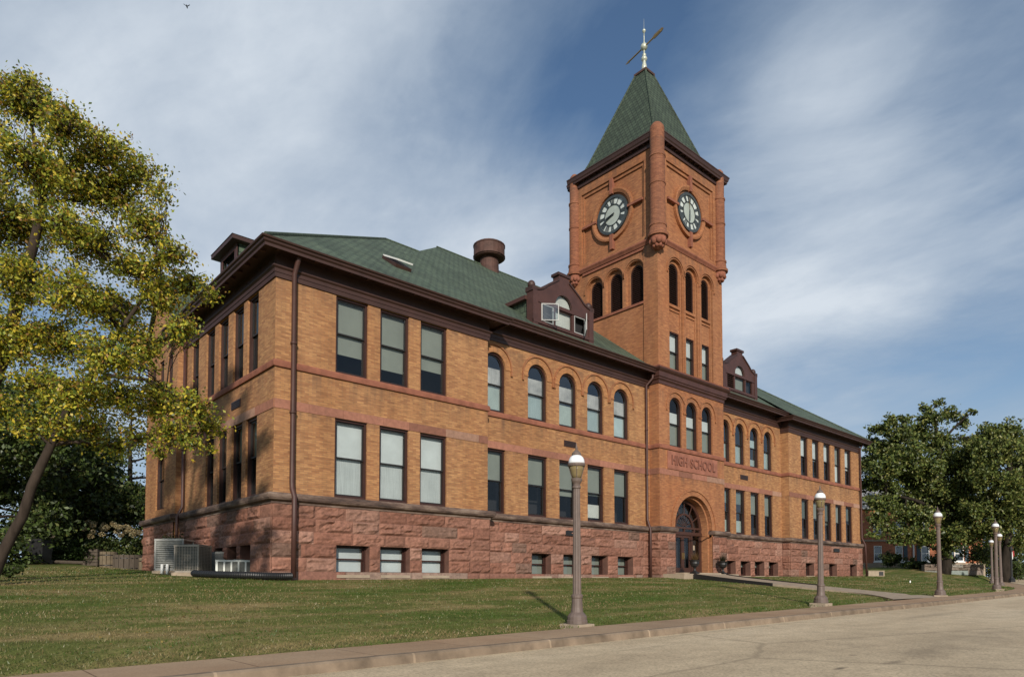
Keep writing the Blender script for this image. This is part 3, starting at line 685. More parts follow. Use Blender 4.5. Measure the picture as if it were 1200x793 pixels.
# ---- dormers
def dormer(F, xc, wd, open_sash, louver):
    z0, dep = 12.95, .45; h = wd/2
    def prof():      # right half of the parapet outline
        return [(h, 0), (h, 2.02), (h-.02, 2.12), (h-.45, 2.17), (h-.78, 2.3), (h-1.1, 2.56), (.55, 3.0), (.38, 3.1), (.38, 3.42)]
    R_ = prof(); ol = [(xc+u, z0+z) for u, z in R_]+[(xc-u, z0+z) for u, z in R_[::-1]]
    wz0, wz1, sp = z0+.58, z0+1.52, z0+1.72
    lw = h-.62
    opn = [(xc-lw, xc-.80, wz0, wz1), (xc-.66, xc+.66, wz0, wz1), (xc+.80, xc+lw, wz0, wz1)]
    # front wall built as strips around the openings
    mb = MB(); d = 0
    zs = [z0, wz0, wz1]
    quad(mb, F, [(xc-h, z0, d), (xc+h, z0, d), (xc+h, wz0, d), (xc-h, wz0, d)])
    us = [xc-h, opn[0][0], opn[0][1], opn[1][0], opn[1][1], opn[2][0], opn[2][1], xc+h]
    for k in (0, 2, 4, 6): quad(mb, F, [(us[k], wz0, d), (us[k+1], wz0, d), (us[k+1], wz1, d), (us[k], wz1, d)])
    r = .66; na = 12; arc = [(xc+r*math.cos(PI*k/na), sp+r*math.sin(PI*k/na)) for k in range(na+1)]
    quad(mb, F, [(xc-h, wz1, d), (xc+h, wz1, d), (xc+h, sp, d), (xc-h, sp, d)])
    # above the band: right and left ngons around the half-round light
    rt = [(xc+h, sp)]+[(xc+u, z0+z) for u, z in R_[1:]]+[(xc, z0+3.42)]+arc[:na//2+1][::-1]
    quad(mb, F, [(u, z, d) for u, z in rt]); lt = [(2*xc-u, z) for u, z in rt][::-1]; quad(mb, F, [(u, z, d) for u, z in lt])
    for o in opn+[None]:
        ol2 = outline(*o, False) if o else [(xc-r, sp), (xc+r, sp)]+arc[1:-1]
        for k in range(len(ol2)):
            a, b = ol2[k], ol2[(k+1) % len(ol2)]; quad(mb, F, [(*a, d), (*b, d), (*b, d-.14), (*a, d-.14)])
    for k in range(len(ol)-1):
        a, b = ol[k], ol[k+1]; quad(mb, F, [(*b, 0), (*a, 0), (*a, -dep), (*b, -dep)])
    quad(mb, F, [(u, z, -dep) for u, z in ol][::-1])
    dm = part('dormer', mb, M['brown2'], B)
    # coping
    cp = MB()
    for sgn in (1, -1):
        pts = [(xc+sgn*u, z0+z) for u, z in R_[2:8]]
        for k in range(len(pts)-1):
            a, b = pts[k], pts[k+1]
            Pq = [F.P(*a, .06), F.P(*b, .06), F.P(*b, -dep-.05), F.P(*a, -dep-.05)]; up = Vector((0, 0, .11))
            cp.face(Pq); cp.face([p+up for p in Pq]); cp.face([Pq[0], Pq[1], Pq[1]+up, Pq[0]+up]); cp.face([Pq[2], Pq[3], Pq[3]+up, Pq[2]+up]); cp.face([Pq[1], Pq[2], Pq[2]+up, Pq[1]+up]); cp.face([Pq[3], Pq[0], Pq[0]+up, Pq[3]+up])
        fbox(cp, F, xc+sgn*(h-.3), xc+sgn*(h+.05), z0+2.04, z0+2.28, -dep-.05, .05)
    fbox(cp, F, xc-.48, xc+.48, z0+3.40, z0+3.55, -dep-.05, .06)
    part('coping', cp, M['brown'], dm)
    for sgn in (-1, 1):
        bl = MB(); bl.smooth = True; p = F.P(xc+sgn*(h-.13), 0, -dep/2); bl.lathe([(.15, z0+2.27), (.2, z0+2.33), (.21, z0+2.45), (.16, z0+2.57), (.06, z0+2.64), (.001, z0+2.65)], (p.x, p.y), 12); part('finial', bl, M['brown'], dm)
    pl = MB()
    for sgn in (-1, 1): fbox(pl, F, xc+sgn*(h-.36), xc+sgn*h, z0, z0+2.04, .002, .05)
    fbox(pl, F, xc-h, xc+h, z0+.40, z0+.55, .003, .07); fbox(pl, F, xc-h+.38, xc+h-.38, wz1+.0, wz1+.1, .003, .04)
    part('pilaster', pl, M['brown2'], dm)
    g = MB(); plate(g, F, outline(*opn[1], False), -.1); plate(g, F, [(xc-r, sp), (xc+r, sp)]+arc[1:-1], -.1)
    if not open_sash: plate(g, F, outline(*opn[2], False), -.1)
    part('pane', g, M['glass'], dm)
    cu = MB(); plate(cu, F, outline(*opn[1], False), -.2); part('curtain', cu, M['curtain' if open_sash else 'sage'], dm)
    cu = MB(); plate(cu, F, [(xc-r, sp), (xc+r, sp)]+arc[1:-1], -.2); part('blind', cu, M['curtain' if open_sash else 'white_blind'], dm)
    bk = MB(); fbox(bk, F, xc-h+.1, xc+h-.1, z0+.5, z0+2.2, -.42, -.36); part('interior', bk, M['dark'], dm)
    fr = MB()
    ringprism(fr, F, outline(*opn[1], False), outline(*inset(opn[1], .06), False), -.05, -.12)
    if not open_sash: ringprism(fr, F, outline(*opn[2], False), outline(*inset(opn[2], .06), False), -.05, -.12)
    part('frame', fr, M['frame'], dm)
    if open_sash:
        for k, hinge, sgn in ((0, opn[0][0]+.02, -1), (2, opn[2][1]-.02, 1)):
            o = opn[k]; wv = o[1]-o[0]; s = MB(); pn = MB()
            ang = R(38 if k == 0 else 46); du = -sgn*math.cos(ang); dd = math.sin(ang)
            if k == 0: hinge = opn[0][0]+.01
            Fs = Fr(F.P(hinge, 0, .02), F.U*du+F.n*dd, (F.U*du+F.n*dd).cross(Vector((0, 0, 1)))); oo = (0, wv, wz0+.02, wz1-.02)
            ringprism(s, Fs, outline(*oo, False), outline(*inset(oo, .045), False), .02, -.02); sa = part('sash', s, M['sash_grey'], dm)
            plate(pn, Fs, outline(*inset(oo, .07), False), 0)
            part('pane', pn, M['glass2'], dm)
            fr2 = MB(); ringprism(fr2, F, outline(*o, False), outline(*inset(o, .05), False), .01, -.06); part('frame', fr2, M['sash_grey'], dm)
    if louver:
        lv = MB()
        for k in range(7):
            z = wz0+.05+(wz1-wz0-.1)*k/6; c_ = F.P((opn[0][0]+opn[0][1])/2, z, -.08); lv.box(c_, ((opn[0][1]-opn[0][0])/2, .07, .012), (F.U, (F.n*.8-Vector((0, 0, .6))), (F.n*.6+Vector((0, 0, .8)))))
        part('louver', lv, M['brown'], dm)
    # side cheeks and roof behind the parapet
    e = 6.
    for sgn in (-1, 1):
        ck = MB(); u = xc+sgn*(h-.15); quad(ck, F, [(u, z0-.6, -dep), (u, z0-.6, -dep-e), (u, z0+1.85, -dep-e), (u, z0+1.85, -dep)]); part('cheek', ck, M['shingle'], dm)
    rf = MB()
    for sgn in (-1, 1):
        q = [F.P(xc, z0+2.9, -dep), F.P(xc, z0+2.9, -dep-e), F.P(xc+sgn*(h+.1), z0+1.85, -dep-e), F.P(xc+sgn*(h+.1), z0+1.85, -dep)]; rf.face(q)
    part('roof', rf, M['shingle'], dm)
    ev = MB()
    for sgn in (-1, 1):
        u = xc+sgn*(h+.03); fbox(ev, F, u-.1, u+.1, z0+1.68, z0+1.88, -dep-3.0, -dep)
    part('eaves', ev, M['brown2'], dm)
FD = front(25.15)
dormer(FD, 26.15, 4.65, True, False)
dormer(FD, 44.2, 4.65, False, True)
# small hipped dormer on the side roof
FS = left(10.75); mb = MB(); z0, u0, u1 = 12.9, 30.5, 32.6
facade(mb, FS, u0, u1, z0, 15.1, [(u0+.28, u1-.28, 13.6, 14.85)], .1); facade(mb, front(u0), 10.75, 15, z0, 15.1); facade(mb, Fr((0, u1, 0), (1, 0, 0), (0, 1, 0)), 10.75, 15, z0, 15.1)
dm = part('dormer', mb, M['shingle'], B)
mb = MB(); ringprism(mb, FS, outline(u0, u1, z0, 15.1, False), outline(u0+.28, u1-.28, 13.6, 14.85, False), .04, -.05); part('frame', mb, M['brown2'], dm)
mb = MB(); plate(mb, FS, outline(u0+.28, u1-.28, 13.6, 14.85, False), -.06); part('pane', mb, M['glass2'], dm)
mb = MB(); plate(mb, FS, outline(u0+.28, u1-.28, 13.6, 14.85, False), -.2); part('interior', mb, M['dark'], dm)
mb = MB(); x_ = 10.75
mb.span((x_-.35, u0-.35, 15.08), (16.5, u1+.35, 15.26)); part('eaves', mb, M['brown'], dm)
mb = MB(); um = (u0+u1)/2
a = (x_-.38, u0-.38, 15.27); b = (x_-.38, u1+.38, 15.27); c = (x_+1.1, um, 16.0); d_ = (18., um, 16.0); e_ = (18, u0-.38, 15.27); f_ = (18, u1+.38, 15.27)
mb.face([b, a, c]); mb.face([a, e_, d_, c]); mb.face([f_, b, c, d_]); part('roof', mb, M['shingle'], dm)
# the gable end / round turret cap glimpsed behind the tree
# ---- downspouts
def spout(pts, r=.075):
    mb = MB(); mb.smooth = True; mb.tube(pts, r, 10)
    for i in range(len(pts)-1):
        p, q = Vector(pts[i]), Vector(pts[i+1])
        if abs(q.z-p.z) > 3:
            for k in (1, 2): 
                c = p.lerp(q, k/3); mb.lathe([(r*.9, -.04), (r*1.3, -.04), (r*1.3, .04), (r*.9, .04)], (c.x, c.y), 10, c.z)
    part('downspout', mb, M['brown2'], B)
spout([(10.5, YW-.50, 11.95), (10.5, YW-.42, 11.7), (10.5, YW-.13, 11.3), (10.5, YW-.13, 3.6), (10.5, YW-.16, 3.35), (10.5, YW-.36, 3.05), (10.5, YW-.36, .12)], .095)
spout([(TX0-.28, YC-.5, 12.2), (TX0-.28, YC-.5, 11.9), (TX0-.42, YC-.14, 11.5), (TX0-.42, YC-.14, 3.6), (TX0-.42, YC-.36, 3.0), (TX0-.42, YC-.36, .2)])
spout([(X1-.25, YW-.5, 11.95), (X1-.15, YW-.14, 11.4), (X1-.15, YW-.14, 3.7), (X1+.05, YW-.34, 3.1), (X1+.2, YW-.36, .4)])
spout([(X0-.12, 34.3, 11.6), (X0-.12, 34.3, 3.5), (X0-.34, 34.3, 3.0), (X0-.34, 34.3, .5)])
# ---- small iron wall vents and plaques
for F_, a, b, z in ((FC, 25.55, 26.45, 7.03), (FC, 43.1, 44.1, 7.05), (FL, 27.3, 28.3, 6.95)):
    mb = MB(); fbox(mb, F_, a, b, z, z+.32, .0, .03); vg = part('vent_grille', mb, M['brown'], B)
    mb = MB()
    for k in range(4): fbox(mb, F_, a+.05, b-.05, z+.04+.07*k, z+.065+.07*k, .031, .05)
    part('grille_bar', mb, M['black_frame'], vg)
for F_, a in ((FC, 25.5), (FW, 56.1)): mb = MB(); fbox(mb, F_, a, a+1.05, 2.36, 2.62, .1, .17); part('plaque', mb, M['black_iron'], B)
# ---- arched hood moulds over the centre windows
def hood(mb, F, o, gap, w, dep, drop=.25, d=0.):
    c, r = (o[0]+o[1])/2, (o[1]-o[0])/2; zs = o[3]-r; n = 20; a = []
    for rr in (r+gap, r+gap+w): a.append([(c+rr, zs-drop)]+[(c+rr*math.cos(PI*k/n), zs+rr*math.sin(PI*k/n)) for k in range(n+1)]+[(c-rr, zs-drop)])
    for k in range(len(a[0])-1):
        i0, i1, o0, o1 = a[0][k], a[0][k+1], a[1][k], a[1][k+1]
        quad(mb, F, [(*o0, d+dep), (*o1, d+dep), (*i1, d+dep), (*i0, d+dep)]); quad(mb, F, [(*o0, d), (*o1, d), (*o1, d+dep), (*o0, d+dep)]); quad(mb, F, [(*i1, d), (*i0, d), (*i0, d+dep), (*i1, d+dep)])
    for k in (0, -1):
        fbox(mb, F, min(a[0][k][0], a[1][k][0])-.01, max(a[0][k][0], a[1][k][0])+.01, zs-drop-.06, zs-drop, d, d+dep+.02)
M['arch_brick'] = brick_mat('arch_brick', (.46, .22, .085), (.36, .155, .06), (.26, .14, .07), (.9, .8, .7))
for l in (CL, CR):
    for o in up_c(l):
        mb = MB(); hood(mb, FC, o, .33, .075, .075); part('hood_mould', mb, M['brick_tower'], B)
        mb = MB(); hood(mb, FC, o, .0, .325, .012, .0); part('arch_ring', mb, M['arch_brick'], B)

# ================================================================== CLOCK TOWER (part of the building)
TU = [(33.9, 35.36), (35.62, 36.98), (37.36, 38.72)]
SB = [(24.98, 26.36), (26.6, 27.98), (28.22, 29.6)]
ZSTR = 20.35
BAYS_F = [(a, b, 12.72, 19.55, True) for a, b in TU]
BAYS_S = [(a, b, 16.85, 19.55, True) for a, b in SB]
TA = [(33.88, 35.15, 8.05, 11.05, True), (35.6, 36.86, 8.05, 11.05, True), (37.3, 38.54, 8.05, 11.05, True)]
mb = MB()
facade(mb, FT, TX0, TX1, 2.8, 12.5, TA, .18)
# door bay: wall with the arch cut out is part of the lower facade
mb = MB()
facade(mb, FT, TX0, TX1, 2.8, 12.5, TA+[(DOOR[0], DOOR[1], 2.8, DOOR[3], True)], .18)
facade(mb, FT, TX0, TX1, 12.5, ZSTR, BAYS_F, .16); facade(mb, FTL, YT, YC, 2.8, 12.5); facade(mb, FTR, YT, YC, 2.8, 12.5)
facade(mb, FTL, YT, 24.94, 12.5, ZSTR); facade(mb, FTL, 24.94, TYB, 12.0, ZSTR, BAYS_S, .22, -.07); quad(mb, front(24.94), [(TX0, 12.3, 0), (TX0+.07, 12.3, 0), (TX0+.07, ZSTR, 0), (TX0, ZSTR, 0)])
facade(mb, FTR, YT, TYB, 12.0, ZSTR)
FTB = Fr((0, TYB, 0), (1, 0, 0), (0, 1, 0)); facade(mb, FTB, TX0, TX1, 14, 26.4)
# recessed second order of each bay
for (a, b, z0, z1, _), F_, dd, sub in [(o, FT, -.16, True) for o in BAYS_F]+[(o, FTL, -.29, False) for o in BAYS_S]:
    lv = (a+.2, b-.2, 16.75 if sub else z0+.1, z1-.2, True); wn = (a+.2, b-.2, z0+.04, 15.1)
    facade(mb, F_, a-.02, b+.02, z0-.02, z1+.02, [lv]+([wn] if sub else []), .16, dd)
# clock stage
PAN = {}
for F_, u0, u1 in ((FT, TX0, TX1), (FTL, YT, TYB), (FTR, YT, TYB)):
    pn = (u0+.95, u1-.95, ZSTR+.42, 25.45); c = (u0+u1)/2; PAN[id(F_)] = (c, pn)
    facade(mb, F_, u0, u1, ZSTR, 26.4, [pn], .09); p2 = (pn[0]-.01, pn[1]+.01, pn[2]-.01, pn[3]+.01)
    inn = (pn[0]+.16, pn[1]-.16, pn[2]+.0, pn[3]-.2)
    facade(mb, F_, *p2, [inn], .09, -.09); facade(mb, F_, inn[0]-.01, inn[1]+.01, inn[2]-.01, inn[3]+.01, [], 0, -.18)
part('tower_wall', mb, M['brick_tower'], B)
# tower windows
for i, o in enumerate(TA): window(B, FT, o, .15, .46, [('white_blind', .46, .72), ('sage', .02, .46)], fw=.07, glass='glass2' if i == 9 else 'glass')
for a, b, z0, z1, _ in BAYS_F: window(B, FT, (a+.2, b-.2, z0+.04, 15.1), .08, .48, [('white_blind', .48, 1), ('sage', 0, .48)], d=-.16, fw=.06)
# louvres
for F_, l, dd, zb in ((FT, BAYS_F, -.16, 16.75), (FTL, BAYS_S, -.29, None)):
    for a, b, z0, z1, _ in l:
        o = (a+.2, b-.2, zb or z0+.1, z1-.2); mb = MB(); ringprism(mb, F_, outline(*o, True), outline(*inset(o, .07), True), dd-.06, dd-.14); lv = part('louver', mb, M['louver'], B)
        mb = MB(); n = 20; r = (o[1]-o[0])/2; c = (o[0]+o[1])/2
        for k in range(n):
            z = o[2]+.06+(o[3]-o[2]-.1)*k/(n-1); zz = z-(o[3]-r); hw = r-.04 if zz < 0 else math.sqrt(max(r*r-zz*zz, .01))-.04
            if hw > .05: mb.box(F_.P(c, z, dd-.13), (hw, .075, .012), (F_.U, (F_.n*.75-Vector((0, 0, .66))), (F_.n*.66+Vector((0, 0, .75)))))
        part('slats', mb, M['louver'], lv)
        mb = MB(); plate(mb, F_, outline(*o, True), dd-.24); part('backing', mb, M['dark'], lv)
for o in BAYS_F: mb = MB(); hood(mb, FT, o, .11, .07, .06, .2); hood(mb, FT, o, .0, .05, .03, .0); part('hood_mould', mb, M['brick_tower'], B)
for o in BAYS_S: mb = MB(); hood(mb, FTL, o, .08, .07, .06, .1, -.07); part('hood_mould', mb, M['brick_tower'], B)
for o in TA: mb = MB(); hood(mb, FT, o, .27, .07, .07, .2); part('hood_mould', mb, M['brick_tower'], B)
for a, b, z0, z1, _ in BAYS_F:   # thin piers, sills and spandrel panels of the tall bays
    mb = MB(); fbox(mb, FT, a+.1, b-.1, 16.58, 16.74, -.16, -.06); fbox(mb, FT, a+.1, b-.1, 16.36, 16.44, -.16, -.10)
    for u in (a+.12, b-.12): fbox(mb, FT, u-.05, u+.05, z0, z1-.75, -.16, -.08)
    part('spandrel', mb, M['brick_tower'], B)
for u in (35.49, 37.17): mb = MB(); fbox(mb, FT, u-.06, u+.06, 12.75, 18.7, .001, .05); part('pier', mb, M['brick_tower'], B)
for za, zb in ((16.7, 16.84), (19.98, 20.12)): mb = MB(); fbox(mb, FTL, 24.95, 29.85, za, zb, -.07, .025); part('sill_band', mb, M['sill_stone'], B)
P_all = [(TX0, TYB), (TX0, YT), (TX1, YT), (TX1, TYB)]
course('string_course', [(-.01, ZSTR-.18), (.04, ZSTR-.18), (.10, ZSTR-.08), (.16, ZSTR), (.16, ZSTR+.06), (.06, ZSTR+.16), (-.01, ZSTR+.2)], [P_all], 'sill_stone')
course('tower_band', [(-.01, 11.62), (.05, 11.62), (.05, 11.8), (.14, 11.88), (.14, 11.96), (.20, 12.0), (.20, 12.28), (.30, 12.36), (.36, 12.44), (.36, 12.5), (-.01, 12.62)], [P_tow], 'brown2')
course('tower_cap_course', [(-.01, 12.5), (.25, 12.52), (.28, 12.6), (.1, 12.7), (-.01, 12.71)], [[(TX0, YT+.6), (TX0, YT), (TX1, YT), (TX1, YC)]], 'sill_stone')
course('tower_cornice', [(-.01, 26.0), (.08, 26.0), (.10, 26.12), (.06, 26.14), (.06, 26.36), (.27, 26.38), (.27, 26.29), (.31, 26.29), (.31, 26.40), (.36, 26.46), (.40, 26.64), (.43, 26.66), (.43, 26.72), (-.01, 26.76)], [P_all+[(TX0, TYB)]], 'brown')
for F_, u0, u1 in ((FT, TX0, TX1), (FTL, YT, TYB)):
    for k in range(12):
        u = u0+.55+(u1-u0-1.1)*(k+.5)/12; mb = MB(); fbox(mb, F_, u-.06, u+.06, 26.26, 26.36, .07, .22); part('tower_modillion', mb, M['brown'], B)
# mouldings around clock panels
for F_ in (FT, FTL):
    c, pn = PAN[id(F_)]; mb = MB(); cz = 23.15
    n = 40; rr = [(1.36, -.16), (1.36, -.05), (1.54, .02), (1.65, .0), (1.65, -.17)]
    for k in range(n):
        a0, a1 = 2*PI*k/n, 2*PI*(k+1)/n
        for j in range(len(rr)-1):
            (ra, da), (rb, db) = rr[j], rr[j+1]
            quad(mb, F_, [(c+ra*math.cos(a0), cz+ra*math.sin(a0), da), (c+rb*math.cos(a0), cz+rb*math.sin(a0), db), (c+rb*math.cos(a1), cz+rb*math.sin(a1), db), (c+ra*math.cos(a1), cz+ra*math.sin(a1), da)])
    part('clock_surround', mb, M['brick_tower'], B)
    for k, l in ((0, 2.45), (1, 2.3), (2, 2.45), (3, 2.25)):
        mb = MB(); du, dz = ((1, 0), (0, 1), (-1, 0), (0, -1))[k]; w = .12
        ua, ub = c+du*1.3-abs(dz)*w, c+du*l+abs(dz)*w; za, zb = cz+dz*1.3-abs(du)*w*.6, cz+dz*l+abs(du)*w*.6
        fbox(mb, F_, min(ua, ub), max(ua, ub), min(za, zb), max(za, zb), -.175, .06)
        part('keystone', mb, M['sill_stone'], B)
    # the clock
    mb = MB(); n = 48
    def annulus(mb, r0, r1, d0, d1):
        for k in range(n):
            a0, a1 = 2*PI*k/n, 2*PI*(k+1)/n; p = lambda r, a, d: (c+r*math.cos(a), cz+r*math.sin(a), d)
            quad(mb, F_, [p(r0, a0, d1), p(r1, a0, d1), p(r1, a1, d1), p(r0, a1, d1)]); quad(mb, F_, [p(r1, a0, d1), p(r1, a0, d0), p(r1, a1, d0), p(r1, a1, d1)])
            if r0 > .01: quad(mb, F_, [p(r0, a1, d1), p(r0, a1, d0), p(r0, a0, d0), p(r0, a0, d1)])
    annulus(mb, 1.05, 1.22, -.17, -.05); annulus(mb, .62, .68, -.12, -.085)
    # roman numerals as iron bars
    def bar(r0, a0_, r1, a1_, w):
        p0 = Vector((r0*math.sin(a0_), r0*math.cos(a0_))); p1 = Vector((r1*math.sin(a1_), r1*math.cos(a1_))); t = (p1-p0).normalized(); nn = Vector((-t.y, t.x))*w
        sg = -1 if F_.flip else 1
        qd = [p0-nn, p0+nn, p1+nn, p1-nn]
        for dlev in (-.085,): quad(mb, F_, [(c+sg*v.x, cz+v.y, dlev) for v in qd])
    nums = ['XII', 'I', 'II', 'III', 'IIII', 'V', 'VI', 'VII', 'VIII', 'IX', 'X', 'XI']
    for hnum, s in enumerate(nums):
        wid = {'I': .105, 'V': .15, 'X': .17}; tot = sum(wid[ch] for ch in s); x = -tot/2; a = hnum*PI/6
        for ch in s:
            w_ = wid[ch]; xm = x+w_/2; hw = w_*.36
            if ch == 'I': bar(.66, a+xm, 1.06, a+xm, .032)
            elif ch == 'V': bar(.66, a+xm, 1.06, a+xm-hw, .034); bar(.66, a+xm, 1.06, a+xm+hw, .02)
            else: bar(.66, a+xm-hw, 1.06, a+xm+hw, .02); bar(.66, a+xm+hw, 1.06, a+xm-hw, .034)
            x += w_
    ck = part('clock', mb, M['iron'], B)
    mb = MB(); annulus(mb, .001, .64, -.17, -.12); part('dial', mb, M['dial'], ck)
    mb = MB(); annulus(mb, .66, 1.07, -.17, -.12); part('numeral_ring', mb, M['dial_cell'], ck)
    def hand(name, ang, ln, w, m):
        mb = MB(); sg = -1 if F_.flip else 1; t = Vector((math.sin(ang), math.cos(ang))); nn = Vector((-t.y, t.x))
        for pts, dl in (([-.18*t-nn*w*.6, -.18*t+nn*w*.6, ln*.7*t+nn*w, ln*t, ln*.7*t-nn*w], -.05),):
            quad(mb, F_, [(c+sg*v.x, cz+v.y, dl) for v in pts])
        part(name, mb, M[m], ck)
    if F_ is FTL: hand('hour_hand', R(257), .66, .08, 'iron'); hand('minute_hand', R(249), 1.0, .05, 'iron')
    else: hand('hour_hand', R(182), .66, .06, 'iron'); hand('minute_hand', R(357), 1.0, .03, 'gold')
# corner turrets
M['turret'] = brick_mat('turret_brick', (.31, .125, .062), (.215, .078, .04), (.15, .075, .045), (.85, .7, .62), .8)
for x, y in ((TX0-.13, YT-.13), (TX1-.30, YT-.04), (TX0+.0, TYB-.34), (TX1-.06, TYB-.06)):
    r = .455 if (x < TX0 and y < YT) else .36; mb = MB()
    mb.lathe([(r-.02, 20.2), (r+.16, 20.22), (r+.17, 20.36), (r+.08, 20.46), (r+.04, 20.8), (r+.08, 20.84), (r+.08, 20.94), (r, 21.0), (r, 23.35), (r+.035, 23.37), (r+.035, 23.45), (r, 23.47), (r, 25.0), (r+.04, 25.03), (r+.04, 25.13), (r-.03, 25.16), (r-.02, 26.75), (r-.06, 26.92), (r-.2, 27.1), (.001, 27.2)], (x, y), 24)
    tr = part('turret', mb, M['turret'], B)
    mb = MB(); mb.smooth = True
    k_ = r/.455; mb.lathe([(.05*k_, 19.5), (.22*k_, 19.6), (.36*k_, 19.8), (.46*k_, 20.0), (.52*k_, 20.22)], (x, y), 14)
    for k in range(8):
        a = 2*PI*k/8; mb.ball((x+.38*k_*math.cos(a), y+.38*k_*math.sin(a), 19.94), .17*k_, 8, (1, 1, 1.2)); mb.ball((x+.25*k_*math.cos(a+.4), y+.25*k_*math.sin(a+.4), 19.7), .13*k_, 8)
    part('corbel', mb, M['sill_stone'], tr)
# pyramid roof
tc = ((TX0+TX1)/2, (YT+TYB)/2); hs = 3.22; zt0, zt1, ha = 26.7, 33.95, .42
mb = MB(); lv = [(hs, zt0), (hs-.30, zt0+.62), (hs-.60, zt0+1.3), (ha, zt1)]
for k in range(3):
    (ha0, za), (hb0, zb) = lv[k], lv[k+1]; q = lambda h_, z: [(tc[0]-h_, tc[1]-h_, z), (tc[0]+h_, tc[1]-h_, z), (tc[0]+h_, tc[1]+h_, z), (tc[0]-h_, tc[1]+h_, z)]
    a, b = q(ha0, za), q(hb0, zb)
    for i in range(4): mb.face([a[i], a[(i+1) % 4], b[(i+1) % 4], b[i]])
part('tower_roof', mb, M['slate'], B)
mb = MB()
for sx, sy in ((-1, -1), (1, -1), (1, 1), (-1, 1)): mb.tube([(tc[0]+sx*h_, tc[1]+sy*h_, z+.01) for h_, z in lv], .07, 6)
part('hip_tiles', mb, M['slate'], B)
mb = MB(); mb.span((tc[0]-.5, tc[1]-.5, zt1-.04), (tc[0]+.5, tc[1]+.5, zt1+.1)); b4 = [(tc[0]+sx*.46, tc[1]+sy*.46, zt1+.1) for sx, sy in ((-1, -1), (1, -1), (1, 1), (-1, 1))]
for i in range(4): mb.face([b4[i], b4[(i+1) % 4], (tc[0], tc[1], zt1+.5)])
part('roof_cap', mb, M['rust'], B)
mb = MB(); mb.smooth = True
mb.lathe([(.2, 34.2), (.17, 34.6), (.1, 34.9), (.1, 34.95), (.19, 35.02), (.21, 35.12), (.15, 35.25), (.08, 35.34), (.14, 35.4), (.06, 35.46), (.04, 36.2), (.05, 36.25), (.035, 36.3), (.03, 36.95), (.11, 37.0), (.12, 37.1), (.03, 37.2), (.012, 37.25), (.006, 37.9)], tc, 14)
wv = part('weathervane', mb, M['aged_metal'], B)
mb = MB(); mb.smooth = True; mb.ball((*tc, 35.95), .24, 14); part('ball', mb, M['aged_metal'], wv)
ad = Vector((.18, .983, 0)); an = Vector((0, 0, 1)); mb = MB(); c3 = Vector((*tc, 35.95))
mb.tube([c3-ad*1.6, c3+ad*1.55], .05, 8)
tail = [c3-ad*.75+an*.05, c3-ad*1.0+an*.16, c3-ad*1.7+an*.14, c3-ad*1.85+an*.02, c3-ad*1.7-an*.1, c3-ad*1.0-an*.12]
sd = ad.cross(an)*.02
mb.face([p+sd for p in tail]); mb.face([p-sd for p in tail][::-1])
tip = [c3+ad*1.9, c3+ad*1.5+an*.1, c3+ad*1.5-an*.1]; mb.face([p+sd for p in tip]); mb.face([p-sd for p in tip][::-1])
part('arrow', mb, M['gold'], wv)

# ---- portal
c, r = (DOOR[0]+DOOR[1])/2, (DOOR[1]-DOOR[0])/2; zs = DOOR[3]-r
mb = MB()   # stepped brick arch and stone jambs
def archband(mb, F, r0, r1, zb, d0, d1, n=28):
    a = [[(c+rr, zb)]+[(c+rr*math.cos(PI*k/n), zs+rr*math.sin(PI*k/n)) for k in range(n+1)]+[(c-rr, zb)] for rr in (r0, r1)]
    for k in range(len(a[0])-1):
        i0, i1, o0, o1 = a[0][k], a[0][k+1], a[1][k], a[1][k+1]
        quad(mb, F, [(*o0, d1), (*o1, d1), (*i1, d1), (*i0, d1)]); quad(mb, F, [(*o0, d0), (*o1, d0), (*o1, d1), (*o0, d1)]); quad(mb, F, [(*i1, d0), (*i0, d0), (*i0, d1), (*i1, d1)])
archband(mb, FT, r+.0, r+.3, zs-.01, .0, .05); archband(mb, FT, r+.3, r+.42, zs-.02, .0, .11); archband(mb, FT, r-.14, r, .4, -.75, -.22); archband(mb, FT, r-.0, r+.02, .4, -.75, .02)
part('arch', mb, M['brick_tower'], B)
mb = MB(); archband(mb, FT, r+.42, r+1.0, zs-.01, .0, .012)
part('arch_ring', mb, M['brick_tower'], B)
FDr = front(YT+.72); rd = r-.15
mb = MB()
n = 20; arc = [(c+rd*math.cos(PI*k/n), zs+rd*math.sin(PI*k/n)) for k in range(n+1)]
archband(mb, FDr, rd-.2, rd, .45, -.05, .06)
fbox(mb, FDr, c-rd, c+rd, zs-.38, zs-.16, -.05, .1); fbox(mb, FDr, c-rd, c+rd, zs+.02, zs+.14, -.05, .08)
archband(mb, FDr, .88, 1.0, zs+.14, -.05, .07)
for k in range(1, 6):
    a = PI*k/6; p0 = Vector((c+1.0*math.cos(a), zs+1.0*math.sin(a))); p1 = Vector((c+(rd-.15)*math.cos(a), zs+(rd-.15)*math.sin(a)))
    t = (p1-p0).normalized(); nn = Vector((-t.y, t.x))*.045; quad(mb, FDr, [(p0.x-nn.x, p0.y-nn.y, .05), (p0.x+nn.x, p0.y+nn.y, .05), (p1.x+nn.x, p1.y+nn.y, .05), (p1.x-nn.x, p1.y-nn.y, .05)][::-1])
for k in range(1, 8):
    a = PI*k/8; p0 = Vector((c+.1*math.cos(a), zs+.16+.1*math.sin(a))); p1 = Vector((c+.9*math.cos(a), zs+.1+.9*math.sin(a)))
    t = (p1-p0).normalized(); nn = Vector((-t.y, t.x))*.022; quad(mb, FDr, [(p0.x-nn.x, p0.y-nn.y, .04), (p0.x+nn.x, p0.y+nn.y, .04), (p1.x+nn.x, p1.y+nn.y, .04), (p1.x-nn.x, p1.y-nn.y, .04)][::-1])
